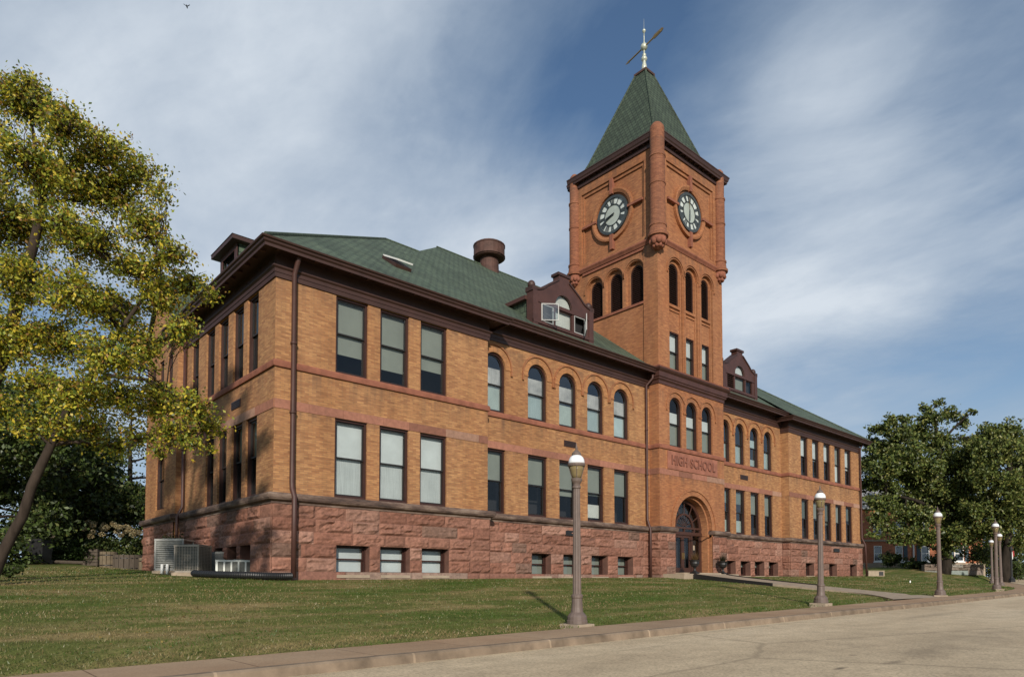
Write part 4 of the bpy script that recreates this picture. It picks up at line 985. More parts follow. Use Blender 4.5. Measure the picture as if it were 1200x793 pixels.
for u in (c-1.12, c+.72): fbox(mb, FDr, u-.07, u+.07, .45, zs-.38, -.05, .1)
for u in (c-1.05, c, c+1.05): fbox(mb, FDr, u-.05, u+.05, zs-.16, zs+.02, -.04, .07)
df = part('door_frame', mb, M['door'], B)
mb = MB(); plate(mb, FDr, [(c-rd+.05, .5), (c+rd-.05, .5)]+[(c+(rd-.05)*math.cos(PI*k/n), zs+(rd-.05)*math.sin(PI*k/n)) for k in range(n+1)], .0); part('pane', mb, M['glass'], df)
mb = MB(); plate(mb, FDr, [(c-r, .5), (c+r, .5), (c+r, 5.4), (c-r, 5.4)], -.4); part('interior', mb, M['dark'], df)
for a, b in ((c-1.04, c-.21), (c-.2, c+.64)):
    mb = MB(); o = (a+.005, b-.005, .52, zs-.4); ringprism(mb, FDr, outline(*o, False), (lambda q: outline(q[0]+.13, q[1]-.13, q[2]+.3, q[3]-.13, False))(o), .06, -.02)
    dr = part('door', mb, M['door'], B)
    mb = MB(); fbox(mb, FDr, b-.09 if a < c-.5 else a+.05, b-.05 if a < c-.5 else a+.09, 1.35, 1.75, .062, .11); part('handle', mb, M['gold'], dr)
mb = MB(); fbox(mb, FDr, c+.8, c+rd-.2, .52, 1.15, -.02, .05)
part('sidelight_panel', mb, M['door'], B)
mb = MB(); fbox(mb, FDr, c+.97, c+1.15, 1.95, 2.25, .012, .02); part('notice', mb, M['concrete'], B)
# ---- carved panel HIGH SCHOOL
mb = MB(); fbox(mb, FT, 33.62, 38.98, 6.66, 7.74, -.02, .045); sp_ = part('sign_panel', mb, M['sandstone'], B)
cu = bpy.data.curves.new('lettering', 'FONT'); cu.body = 'HIGH SCHOOL'; cu.size = .86; cu.extrude = .03; cu.align_x = 'CENTER'; cu.align_y = 'CENTER'; cu.space_character = 1.1; cu.space_word = 1.3; cu.offset = .012
to = bpy.data.objects.new('tmp', cu); COL.objects.link(to); bpy.context.view_layer.update()
me = bpy.data.meshes.new_from_object(to.evaluated_get(bpy.context.evaluated_depsgraph_get())); bpy.data.objects.remove(to); bpy.data.curves.remove(cu)
xs_ = [v.co.x for v in me.vertices]; w_ = max(xs_)-min(xs_)
for v in me.vertices:
    x, y, z = v.co; v.co = (36.3+x*4.7/w_, YT-.078-z, 7.2+y*.92)
xs_ = sorted({round(v.co.x, 4) for v in me.vertices}); gap = max(range(len(xs_)-1), key=lambda k: xs_[k+1]-xs_[k]); gx_ = (xs_[gap]+xs_[gap+1])/2
M['letter'] = plain('shaded_letter_stone', (.20, .078, .052), .85, .25, 3)  # panel stone darkened, shadow of the raised letters put into the colour
for side in (0, 1):     # one mesh per word
    keep = [p for p in me.polygons if (me.vertices[p.vertices[0]].co.x > gx_) == bool(side)]; mb = MB()
    for p in keep: mb.face([me.vertices[k].co.copy() for k in p.vertices])
    link('lettering', mb.mesh('lettering', M['letter']), sp_).location = (0, 0, 0)
bpy.data.meshes.remove(me)

# ================================================================== STREET LAMPS
M['lamp_glass'] = None
def lamp_glass():
    m, nt, b = mat('amber_lamp_glass'); b.inputs['Base Color'].default_value = (.30, .235, .12, 1); b.inputs['Roughness'].default_value = .12; b.inputs['Transmission Weight'].default_value = .35; b.inputs['IOR'].default_value = 1.2
    return m
M['lamp_glass'] = lamp_glass(); M['lamp_dome'] = plain('white_lamp_dome', (.80, .82, .84), .3, .03, 2)
def make_lamp(loc, label):
    t = thing('street_lamp', label, 'street lamp', loc, 0, 'street lamps along the sidewalk')
    mb = MB(); mb.span((-.29, -.29, -.25), (.29, .29, .035)); part('footing', mb, M['concrete'], t, True)
    mb = MB(); mb.lathe([(.25, .04), (.25, .11), (.235, .13), (.235, .2), (.215, .24), (.19, .27), (.15, .31), (.135, .42), (.125, .62), (.125, .64), (.14, .66), (.14, .71), (.11, .74)], (0, 0), 16, flute=.0); part('base', mb, M['lamp_brown'], t, True)
    mb = MB(); mb.lathe([(.105, .74), (.082, 3.28)], (0, 0), 24, flute=.1); part('pole', mb, M['lamp_brown'], t, True)
    mb = MB(); mb.smooth = False; mb.lathe([(.085, 3.26), (.105, 3.28), (.105, 3.31), (.08, 3.34), (.09, 3.38), (.125, 3.44), (.135, 3.49), (.12, 3.51)], (0, 0), 18); part('collar', mb, M['lamp_brown'], t, True)
    mb = MB(); mb.smooth = True; mb.lathe([(.10, 3.51), (.125, 3.6), (.155, 3.7), (.18, 3.8)], (0, 0), 20); g = part('lantern_glass', mb, M['lamp_glass'], t, True)
    mb = MB(); mb.tube([(0, 0, 3.5), (0, 0, 3.72)], .03, 8); part('bulb', mb, M['lamp_dome'], g, True)
    mb = MB(); mb.lathe([(.175, 3.79), (.205, 3.80), (.215, 3.83), (.205, 3.86), (.19, 3.87)], (0, 0), 20)
    for k in range(4):
        a = PI/4+k*PI/2; mb.tube([(.105*math.cos(a), .105*math.sin(a), 3.5), (.187*math.cos(a), .187*math.sin(a), 3.8)], .009, 5)
    part('band', mb, M['lamp_brown'], t, True)
    mb = MB(); mb.smooth = True; mb.lathe([(.19, 3.865), (.195, 3.9), (.185, 3.96), (.155, 4.02), (.11, 4.06), (.09, 4.07)], (0, 0), 20); part('dome', mb, M['lamp_dome'], t, True)
    mb = MB(); mb.lathe([(.11, 4.06), (.115, 4.09), (.105, 4.12), (.085, 4.15), (.05, 4.18), (.025, 4.21), (.035, 4.24), (.02, 4.27), (.006, 4.36), (.001, 4.37)], (0, 0), 16); part('cap', mb, M['lamp_brown'], t, True)
    return t
LP = [(12.02, 11.16), (25.06, 11.16), (37.74, 11.0), (50.15, 11.55), (63.41, 14.3), (75.02, 17.6)]
LZ = [-1.05, -.835, -.72, -.53, -.42, -.30]
LL = ['nearest and largest brown street lamp, before the wall left of the tower', 'brown street lamp at the near corner of the entrance path, before the right wing', 'brown street lamp standing on the lawn just past the entrance path', 'tallest of the far cluster of three street lamps by the road bend', 'far street lamp seen just right of the tallest lamp in the far cluster', 'farthest and smallest street lamp, left of the tallest lamp in the far cluster']
lp0 = make_lamp((*LP[0], LZ[0]), LL[0])
for k, (p, z, l) in enumerate(list(zip(LP, LZ, LL))[1:]): dup(lp0, (*p, z), .4*k, l).rotation_euler = (.007*math.sin(3*k+1), .008*math.cos(2*k), .4*k)

# ================================================================== URNS
def urn(loc, label, plant):
    t = thing('planter_urn', label, 'urn', loc, 0, 'urns beside the entrance')
    mb = MB(); mb.span((-.2, -.2, 0), (.2, .2, .1)); mb.lathe([(.17, .1), (.08, .2), (.055, .3), (.09, .38), (.21, .46), (.27, .6), (.26, .72), (.32, .78), (.33, .82), (.24, .82), (.2, .76)], (0, 0), 18); part('bowl', mb, M['black_iron'], t, True)
    v = []; f = []; cols = []
    for k in range(260):
        a, l = random.uniform(0, 2*PI), random.uniform(.15, .62)**1.2; tt = abs(random.gauss(0, .38)); r0 = random.uniform(0, .13); x, y = r0*math.cos(a), r0*math.sin(a)
        dx, dy, dz = math.sin(tt)*math.cos(a)*l, math.sin(tt)*math.sin(a)*l, math.cos(tt)*l; i = len(v); w = .014
        v += [(x-w, y, .78), (x+w, y, .78), (x+dx+.004, y+dy, .78+dz)]; f.append((i, i+1, i+2)); q = random.uniform(.6, 1.3); cols += [tuple(q*c_ for c_ in plant)]*3
    me = bpy.data.meshes.new('plant'); me.from_pydata(v, [], f); ca = me.color_attributes.new('col', 'FLOAT_COLOR', 'CORNER'); ca.data.foreach_set('color', np.c_[np.array(cols), np.ones(len(cols))].astype(np.float32).ravel()); me.materials.append(M['leaf'])
    link('plant', me, t, True)
urn((34.75, 22.85, .42), 'black iron urn with tan dried grasses, left of the front door', (.20, .12, .05))
urn((38.55, 23.3, .42), 'black iron urn with dark plants, right of the front door', (.05, .045, .02))

# ================================================================== FOLIAGE
def leaf_mesh(name, C, size, cols, m, flat=0.):
    n = len(C); u = rng.normal(size=(n, 3)); u[:, 2] *= (1-flat*.6); u /= np.linalg.norm(u, axis=1)[:, None]+1e-9
    w = rng.normal(size=(n, 3)); w -= u*(w*u).sum(1)[:, None]; w /= np.linalg.norm(w, axis=1)[:, None]+1e-9
    s = (size*rng.uniform(.6, 1.35, n))[:, None]
    V = np.stack([C-u*s, C+w*s*.55-u*s*.1, C+u*s, C-w*s*.55-u*s*.1], 1).reshape(-1, 3).astype(np.float32)
    me = bpy.data.meshes.new(name); me.vertices.add(4*n); me.loops.add(4*n); me.polygons.add(n)
    me.vertices.foreach_set('co', V.ravel()); me.loops.foreach_set('vertex_index', np.arange(4*n, dtype=np.int32))
    me.polygons.foreach_set('loop_start', np.arange(0, 4*n, 4, dtype=np.int32)); me.polygons.foreach_set('loop_total', np.full(n, 4, np.int32))
    me.update(calc_edges=True)
    ca = me.color_attributes.new('col', 'FLOAT_COLOR', 'CORNER'); cc = np.ones((4*n, 4), np.float32); cc[:, :3] = np.repeat(cols, 4, 0); ca.data.foreach_set('color', cc.ravel())
    me.materials.append(m); return me
def pal(n, colors, wts):
    c = np.array(colors)[rng.choice(len(colors), n, p=np.array(wts)/sum(wts))]; return c*rng.uniform(.65, 1.35, n)[:, None]
def tree(name, label, cat, base, stems, clumps, nleaf, lsize, colors, wts, sub=14, tight=.34, bark='bark', leafm='leaf', group=None, twig=True, shade=None, spray=False):
    """stems: list of (points, radii); clumps: list of (centre, (rx,ry,rz))"""
    base = Vector(base); t = thing(name, label, cat, base, 0, group)
    mb = MB(); mb.smooth = True; spine = []
    for pts, rad in stems:
        pts = [Vector(p) for p in pts]
        fine, fr = [], []
        for i in range(len(pts)-1):
            for k in range(4):
                q = k/4; p = pts[i].lerp(pts[i+1], q); jit = .5*(rad[i]+rad[i+1])/2; fine.append(p+Vector((mnoise.noise(p*.9), mnoise.noise(p*.9+Vector((7, 3, 1))), 0))*jit); fr.append(rad[i]*(1-q)+rad[i+1]*q)
        fine.append(pts[-1]); fr.append(rad[-1]); mb.tube(fine, fr, 9); spine += list(zip(fine, fr))
    part('trunk', mb, M[bark], t)
    br = MB(); br.smooth = True; C = []; W = []
    vols = np.array([c[1][0]*c[1][1]*c[1][2] for c in clumps])**.75; vols /= vols.sum()
    for (cc, rr), vv in zip(clumps, vols):
        cc = Vector(cc)
        best = min(spine, key=lambda s: (s[0]-cc).length+max(0, s[0].z-cc.z+.2)*.9); s0, r0 = best
        mid = s0.lerp(cc, .5)+Vector((0, 0, .12*(cc-s0).length))*.5+Vector((random.uniform(-.3, .3), random.uniform(-.3, .3), 0))*min(1, rr[0])
        rb = min(r0*.6, .035*(cc-s0).length**.8+.02)
        pts = [s0, s0.lerp(mid, .5)+Vector((0, 0, .03)), mid, mid.lerp(cc, .55), cc]; br.tube(pts, [rb, rb*.8, rb*.62, rb*.45, rb*.25], 6, False)
        if spray:
            nl = int(nleaf*vv); ns = max(6, int(sub*(rr[0]*rr[1]*rr[2])**(1/3))); per = max(3, nl//ns); lp = [s0.lerp(mid, .5), mid, mid.lerp(cc, .55), cc]
            for k in range(ns):
                o_ = np.array(lp[int(rng.choice(4, p=[.06, .16, .28, .5]))]) + rng.normal(size=3)*.08*rr[0]
                d = rng.normal(size=3); d[2] = d[2]*1.0+.05; d /= np.linalg.norm(d); e_ = np.array(cc)+d*np.array(rr)*rng.uniform(.45, 1.12)
                m2_ = (o_+e_)/2+np.array([0, 0, .16*rr[0]])+rng.normal(size=3)*.07*rr[0]
                br.tube([o_, m2_, e_], [.008+.010*rr[0], .005+.004*rr[0], .003], 4, False)
                q = rng.uniform(.22, 1.03, per)[:, None]**.8; P_ = (1-q)**2*o_+2*q*(1-q)*m2_+q*q*e_
                C.append(P_+rng.normal(size=(per, 3))*np.array([.115, .115, .085])*max(1, rr[0]/1.0)*rng.uniform(.6, 1.3)); W.append(0)
            continue
        nl = int(nleaf*vv); ns = max(3, int(sub*(rr[0]*rr[1]*rr[2])**(1/3)/1.2)); subs = []
        for k in range(ns):
            d = rng.normal(size=3); d /= np.linalg.norm(d); q = rng.uniform(.35, 1.0)**.6
            p = np.array(cc)+d*np.array(rr)*q; subs.append(p)
            if twig:
                e = Vector(p); m_ = cc.lerp(e, .5)+Vector((0, 0, .1*rr[2])); br.tube([cc, m_, e], [min(rb*.3, .03*rr[0]+.006), min(rb*.2, .02*rr[0]+.004), .004], 4, False)
        subs = np.array(subs); ii = rng.integers(0, ns, nl)
        wt = rng.uniform(.7, 1.2, ns)
        C.append(subs[ii]+rng.normal(size=(nl, 3))*np.array(rr)*tight*wt[ii][:, None]); W.append(np.full(nl, 0))
    part('branches', br, M[bark], t)
    C = np.concatenate(C); cols = pal(len(C), colors, wts)
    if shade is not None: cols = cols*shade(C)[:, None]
    o = link('crown', leaf_mesh('crown', C, lsize, cols, M[leafm]), t); return t
YEL = [(.62, .48, .05), (.42, .40, .045), (.25, .29, .036), (.10, .145, .022), (.34, .18, .04), (.15, .11, .03)]
def px_clumps(l, d0):
    out = []
    for q in l:
        px, py, r = q[:3]; d = d0+(q[3] if len(q) > 3 else 0); rr = r*d/800; out.append((at(px, py, d), (rr, rr, rr*.8)))
    return out
# near tree on the left, two leaning stems
TD = 18.2; tb = at(-14, 682, TD); tb.z = gz(tb.x, tb.y)
c1 = px_clumps([(30, 92, 16), (42, 100, 14, .5), (12, 100, 18), (18, 118, 34), (50, 128, 34, 1), (80, 150, 40, -1), (125, 180, 40), (165, 205, 32, 1), (186, 225, 20), (28, 190, 52, -2), (85, 210, 52), (135, 235, 45, 1), (170, 265, 36), (200, 300, 30, -1), (225, 333, 26), (248, 347, 15), (20, 268, 50, 2), (70, 262, 40, -2), (110, 290, 45, 2), (160, 320, 40), (25, 330, 48), (85, 345, 48, -2), (135, 365, 42, 1), (190, 350, 36), (215, 385, 26, -1), (20, 400, 50), (75, 405, 46, 2), (125, 420, 46, -2), (165, 405, 38), (40, 455, 44), (95, 465, 44, -1), (145, 470, 40, 1), (190, 475, 36), (225, 480, 30, -1), (245, 500, 20), (205, 510, 28), (160, 515, TD+.5), (110, 505, 24, 1),
    (-35, 140, 45), (-40, 220, 60), (-45, 310, 60), (-40, 400, 60, 1), (-80, 300, 60), (-90, 400, 60), (-20, 475, 40), (246, 528, 9), (70, 505, 26), (140, 525, 20, 1), (185, 530, 16), (225, 522, 14, -1), (30, 500, 24)], TD)
m1 = [tb+Vector((-.55, .4, -.3)), tb+Vector((-.5, .4, 0)), at(-16, 560, TD+.5), at(-8, 450, TD+.5), at(30, 330, TD+.5), at(50, 240, TD+.5), at(38, 150, TD+.5)]
m2 = [tb+Vector((0, 0, -.3)), tb, at(25, 605, TD), at(52, 535, TD), at(78, 480, TD), at(120, 420, TD), at(160, 360, TD), at(190, 320, TD)]
m4_ = [at(78, 480, TD), at(125, 440, TD), at(175, 445, TD), at(215, 470, TD), at(240, 505, TD)]
m3 = [at(-8, 450, TD+.5), at(-40, 350, TD+.5), at(-60, 260, TD+.5)]
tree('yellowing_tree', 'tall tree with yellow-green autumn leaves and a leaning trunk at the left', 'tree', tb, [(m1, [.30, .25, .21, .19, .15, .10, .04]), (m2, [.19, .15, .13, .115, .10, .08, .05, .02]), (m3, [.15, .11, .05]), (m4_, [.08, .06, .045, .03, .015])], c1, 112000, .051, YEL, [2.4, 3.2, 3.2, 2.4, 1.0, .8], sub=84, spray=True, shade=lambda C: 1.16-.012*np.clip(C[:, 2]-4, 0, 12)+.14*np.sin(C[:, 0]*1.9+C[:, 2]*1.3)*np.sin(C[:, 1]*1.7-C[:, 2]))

# woods behind on the left
DK = [(.055, .082, .022), (.075, .11, .027), (.030, .044, .014), (.12, .13, .038)]  # low leaf colours, the shade of the left woods put into the foliage
def round_tree(name, label, base, h, rad, n, ls, colors, wts, low=.25, seed=0, bark='bark_dark', group=None, sub=22, tight=.2, lean=(0, 0), leafm='leaf_dark', nc=18):
    rn = random.Random(seed); b = Vector(base); cl = []
    for k in range(nc):
        a = rn.uniform(0, 2*PI); zf = rn.uniform(low, 1); rr = rad*(math.sin(PI*min(1, max(.08, (zf-low)/(1.08-low)))**.8)*.9+.12); q = rn.uniform(.3, 1)**.5*rr*.75; s = rad*rn.uniform(.26, .42)
        cl.append((b+Vector((q*math.cos(a)+lean[0]*zf, q*math.sin(a)+lean[1]*zf, h*zf-s*.5)), (s, s, s*.75)))
    top = b+Vector((lean[0], lean[1], h*.85)); st = [([b+Vector((0, 0, -.3)), b.lerp(top, .25)+Vector((rn.uniform(-.3, .3), rn.uniform(-.3, .3), 0)), b.lerp(top, .6), top], [h*.024, h*.019, h*.012, h*.003])]
    return tree(name, label, 'tree', b, st, cl, n, ls, colors, wts, sub=sub, tight=tight, bark=bark, leafm=leafm, group=group)
def gat(px, d): 
    p = at(px, 660, d); p.z = gz(p.x, p.y); return p
G = 'dark trees behind the lawn on the left'
round_tree('shade_tree', 'dark bushy tree at the far left edge behind the leaning trunk', gat(-30, 36), 10.5, 5.4, 22000, .14, DK, [3, 3, 2, 1], .12, 1, group=G)
round_tree('shade_tree', 'dark low tree behind the wooden board on a post', gat(40, 44), 10.5, 5.6, 22000, .14, DK, [3, 3, 2, 1.5], .1, 2, group=G)
round_tree('shade_tree', 'dark tree with sparse top between the board and the barrel planters', gat(100, 49), 8.8, 4.8, 18000, .14, DK, [3, 3, 2, 2], .1, 3, group=G)
round_tree('shade_tree', 'thin airy tree with sky showing through it beside the brick side wall', gat(150, 52), 15, 4.6, 4200, .12, [(.05, .06, .018), (.03, .045, .012), (.09, .09, .02)], [2, 3, 1], .3, 4, group=G, tight=.34)
round_tree('shade_tree', 'low dark tree at the foot of the brick side wall', gat(146, 47), 6.5, 3.6, 13000, .12, DK, [3, 3, 2, 2], .1, 5, group=G)
round_tree('shade_tree', 'tall thin tree behind the others at far left', gat(85, 62), 18, 6, 5200, .15, [(.05, .06, .018), (.03, .045, .012), (.09, .09, .02)], [2, 3, 1], .3, 6, group=G, tight=.34)
# shrubs
def shrub(name, label, c, r, n, ls, colors, wts, cat='shrub', h=None, group=None, blobs=9, seed=0):
    rn = random.Random(seed); c = Vector(c); cl = []
    for k in range(blobs):
        a = rn.uniform(0, 2*PI); q = rn.uniform(0, .75)
        cl.append((c+Vector((r[0]*q*math.cos(a), r[1]*q*math.sin(a), r[2]*rn.uniform(.35, .8))), (r[0]*.4, r[1]*.4, r[2]*.3)))
    return tree(name, label, cat, c, [([c+Vector((0, 0, -.1)), c+Vector((0, 0, r[2]*.5))], [.05, .03])], cl, n, ls, colors, wts, sub=10, tight=.3, bark='bark_dark', leafm='leaf_dark', group=group)
shrub('hydrangea_bush', 'hydrangea bush with faded cream flower heads behind the barrel planters', gat(132, 42.5), (2.3, 1.2, 2.0), 6000, .085, DK, [3, 3, 2, 2], seed=2)
hb_ = bpy.data.objects['hydrangea_bush']; bp = WL['hydrangea_bush']
C = []; hv = rng.normal(size=(26, 3)); 
for k in range(26):
    q = at(random.uniform(95, 172), random.uniform(611, 628), 41.2+random.uniform(-.5, .6)); n = 90; d = rng.normal(size=(n, 3)); d /= np.linalg.norm(d, axis=1)[:, None]
    C.append(np.array(q)+d*np.array([.19, .19, .14])*rng.uniform(.75, 1.05, n)[:, None])
C = np.concatenate(C); link('flower_heads', leaf_mesh('flower_heads', C, .045, pal(len(C), [(.42, .34, .18), (.33, .24, .12), (.46, .42, .26)], [2, 2, 1]), M['leaf']), hb_)
shrub('shrub', 'bright green low plants behind the pale log edging', gat(76, 40.5), (1.7, 1.0, 1.3), 4200, .07, [(.05, .085, .02), (.035, .065, .015)], [1, 1], seed=3)
shrub('shrub', 'small shrub with rusty leaves against the stone base beside the condensers', (9.0, 33.6, gz(9, 33.6)), (.8, .9, 1.7), 3000, .06, [(.06, .07, .02), (.09, .05, .02), (.04, .06, .015)], [1, 1, 1], seed=4)
shrub('shrub', 'tuft of leaves at the foot of the leaning trunk', gat(10, 21.2), (.5, .4, .45), 700, .05, [(.06, .09, .02), (.05, .07, .02)], [1, 1], seed=5)

# ---- right: big oak-like trees
OK = [(.135, .165, .040), (.085, .118, .028), (.20, .20, .055), (.038, .056, .016)]
rb = gat(1108, 76)
c2 = px_clumps([(1083, 478, 9), (1100, 472, 8, 1), (1090, 492, 18), (1112, 485, 14), (1128, 495, 12, 2), (1140, 482, 6), (1045, 492, 12), (1062, 490, 10), (1036, 502, 12, -1), (1022, 502, 9), (1056, 512, 22), (1030, 530, 20, 1), (1068, 530, 22, -2), (1100, 520, 24), (1050, 548, 22, 2), (1028, 560, 20), (1085, 550, 24, -2), (1115, 545, 26, 1), (1042, 575, 18), (1022, 590, 14, -2), (1072, 582, 22, 1), (1105, 578, 26, -1), (1130, 570, 26), (1060, 605, 18, -2), (1095, 610, 22), (1125, 608, 24, 1), (1085, 632, 14, -2), (1110, 640, 18, -1), (1045, 622, 14, -2), (1135, 632, 16, 1), (1025, 615, 10, -3)], 76)
m = [rb+Vector((0, 0, -.4)), at(1108, 620, 76), at(1105, 570, 76), at(1100, 520, 76), at(1092, 480, 76)]
mm_ = [at(1105, 570, 76), at(1080, 540, 76), at(1050, 515, 76)]; m4_ = [at(1100, 520, 76), at(1122, 497, 76), at(1142, 480, 76)]; m5_ = [at(1107, 600, 76), at(1070, 585, 75), at(1040, 578, 75)]
c2 += px_clumps([(1030, 608, 15, -3), (1052, 632, 12, -3), (1068, 628, 14, -3), (1092, 630, 15, -3), (1122, 625, 18, -3), (1145, 620, 18, -2), (1040, 592, 16, -3), (1080, 605, 18, -3), (1022, 628, 9, -3), (1150, 520, 20, 2), (1148, 560, 22), (1152, 595, 20, 2), (1128, 540, 22, -2), (1058, 535, 22, -2), (1036, 548, 20, -2), (1080, 565, 24, 2), (1014, 545, 16, 2), (1010, 570, 16, 2), (1040, 530, 18, 3), (1018, 520, 12, 2), (1075, 510, 20, 2), (1062, 560, 20, 3), (1090, 595, 22, 3), (1120, 590, 22, 3), (1052, 592, 16, 3), (1070, 618, 12, -2), (1140, 550, 24, 3)], 76)
tree('oak_tree', 'large spreading green tree with a ragged thin top right of the school', 'tree', rb, [(m, [.6, .5, .4, .25, .08]), (mm_, [.3, .2, .06]), (m4_, [.2, .1, .03]), (m5_, [.25, .18, .08])], c2, 74000, .165, OK, [3, 3, 2, 2], sub=34, spray=True, bark='bark_dark', leafm='leaf_dark', group='trees beyond the right end of the school')
rb = gat(1178, 72)
c3_ = px_clumps([(1160, 508, 18), (1182, 506, 18), (1205, 520, 24), (1145, 525, 20), (1172, 530, 26, -2), (1200, 548, 28, 1), (1150, 555, 26, -1), (1180, 570, 28, -2), (1210, 585, 28), (1155, 590, 26, 1), (1185, 605, 26, -1), (1215, 615, 26), (1160, 622, 20), (1192, 635, 16), (1230, 560, 30), (1240, 600, 30), (1142, 600, 18)], 72)
tree('oak_tree', 'dense rounded green tree at the right edge above the road bend', 'tree', rb, [([rb+Vector((0, 0, -.4)), at(1180, 620, 72), at(1182, 560, 72), at(1185, 515, 72)], [.5, .42, .3, .1])], c3_, 50000, .155, OK, [4, 2.5, 2.5, 1.2], sub=34, spray=True, bark='bark_dark', leafm='leaf_dark', group='trees beyond the right end of the school')
for i, (px, d, h, r_, l_) in enumerate(((1150, 105, 9, 5, 'dark tree low behind the far lamp cluster'), (1195, 110, 10, 6, 'dark tree behind the road bend at the right edge'), (1060, 112, 14, 6, 'tree rising behind the roof of the brick house'), (1240, 95, 11, 6, 'tree at the very right beyond the road'))):
    round_tree('oak_tree', l_, gat(px, d), h, r_, 7000, .2, OK, [2, 3, 1, 3], .15, 20+i, group='trees beyond the right end of the school')
GS = 'rounded shrubs before the brick house'
for i, (px, d, r_, l_) in enumerate(((1043, 84, (1.8, 1.4, 1.7), 'small dark rounded shrub under the house windows near the school corner'), (1072, 80, (2.4, 1.5, 1.2), 'low shrub left of the lawn lamp'), (1100, 79, (3, 1.6, 1.7), 'grey-green spreading shrub behind the lawn lamp'), (1146, 80, (3.2, 2., 3.2), 'large dark rounded shrub left of the far lamps'), (1132, 78, (2, 1.2, .9), 'low shrub on top of the retaining wall'), (1188, 82, (3, 2, 2.2), 'shrub beyond the black post'))):
    shrub('shrub', l_, gat(px, d), r_, 2600, .13, DK+[(.06, .05, .03)], [3, 3, 2, 1, 1], group=GS, seed=30+i)

# ================================================================== BRICK HOUSE BEYOND
hd = 92.; hp = at(1085, 668, hd); hp.z = gz(hp.x, hp.y)-.2; HA = math.atan2(RGT[1], RGT[0])
H = thing('brick_house', 'orange-red brick house with white windows and blue-grey shutters behind the trees', 'house', hp, HA)
HF = Fr((0, 0, 0), (1, 0, 0), (0, -1, 0)); u_ = lambda px: (px-1085)/800*hd; zz_ = lambda py: (680.4-py)/800*hd-hp.z
wl = [(1024.5, 1034), (1049.5, 1058.5), (1080, 1090), (1119, 1130)]
wins = [(u_(a), u_(b), zz_(657.5), zz_(639)) for a, b in wl]+[(u_(a), u_(b), zz_(626), zz_(611)) for a, b in wl]
mb = MB(); hx0, hx1, ht = u_(1000), u_(1152), zz_(594)
facade(mb, HF, hx0, hx1, -1, ht, wins, .2); facade(mb, Fr((hx0, 0, 0), (0, 1, 0), (-1, 0, 0)), 0, 9, -1, ht); facade(mb, Fr((hx1, 0, 0), (0, 1, 0), (1, 0, 0)), 0, 9, -1, ht); facade(mb, Fr((0, 9, 0), (1, 0, 0), (0, 1, 0)), hx0, hx1, -1, ht)
part('wall', mb, brick_mat('house_brick', (.50, .17, .075), (.38, .115, .05), (.4, .22, .14), (.9, .8, .75)), H, True)
mb = MB(); fbox(mb, HF, hx0-.2, hx1+.2, -1, .9, .0, .15); fbox(mb, HF, hx0-.1, hx1+.1, zz_(634), zz_(632), .0, .1); part('base_course', mb, M['concrete'], H, True)
mb = MB(); e = .5; rz = ht+3.2
mb.face([(hx0-e, -e, ht), (hx1+e, -e, ht), (hx1-3, 4.5, rz), (hx0+3, 4.5, rz)]); mb.face([(hx1+e, 9+e, ht), (hx0-e, 9+e, ht), (hx0+3, 4.5, rz), (hx1-3, 4.5, rz)]); mb.face([(hx0-e, 9+e, ht), (hx0-e, -e, ht), (hx0+3, 4.5, rz)]); mb.face([(hx1+e, -e, ht), (hx1+e, 9+e, ht), (hx1-3, 4.5, rz)])
part('roof', mb, plain('grey_roof', (.22, .22, .22), .8, .2, 3), H, True)
mb = MB(); fbox(mb, HF, hx0-e, hx1+e, ht-.25, ht-.01, 0, e); part('eaves', mb, M['white_paint'], H, True)
M['shutter'] = plain('blue_grey_shutter', (.03, .055, .075), .6, .2, 3)
for i, o in enumerate(wins):
    mb = MB(); ringprism(mb, HF, outline(*o[:4], False), outline(*inset(o, .13), False), -.02, -.16); zc = (o[2]+o[3])/2; fbox(mb, HF, o[0], o[1], zc-.05, zc+.05, -.12, -.04); fbox(mb, HF, o[0]-.12, o[1]+.12, o[2]-.18, o[2], 0, .12)
    w = part('window', mb, M['white_paint'], H, True); p = MB(); plate(p, HF, outline(*o[:4], False), -.12); part('pane', p, M['glass2'], w, True)
    p = MB(); plate(p, HF, outline(*o[:4], False), -.3); part('interior', p, M['dark'], w, True)
    if i % 4:
        for s0, s1 in (((o[0]-.62, o[0]-.08),) if i % 4 == 2 else ((o[1]+.08, o[1]+.62),) if i % 4 == 1 else ((o[0]-.62, o[0]-.08), (o[1]+.08, o[1]+.62))):
            mb = MB(); fbox(mb, HF, s0, s1, o[2], o[3], .0, .06)
            for k in range(9): zq = o[2]+.1+(o[3]-o[2]-.2)*k/8; fbox(mb, HF, s0+.06, s1-.06, zq-.04, zq+.04, .061, .075)
            part('shutter', mb, M['shutter'], H, True)
mb = MB(); mb.tube([(u_(1070.5), -.12, zz_(600)), (u_(1070.5), -.12, zz_(659)), (u_(1067), -.6, zz_(664))], .1, 8); part('downspout', mb, M['white_paint'], H, True)
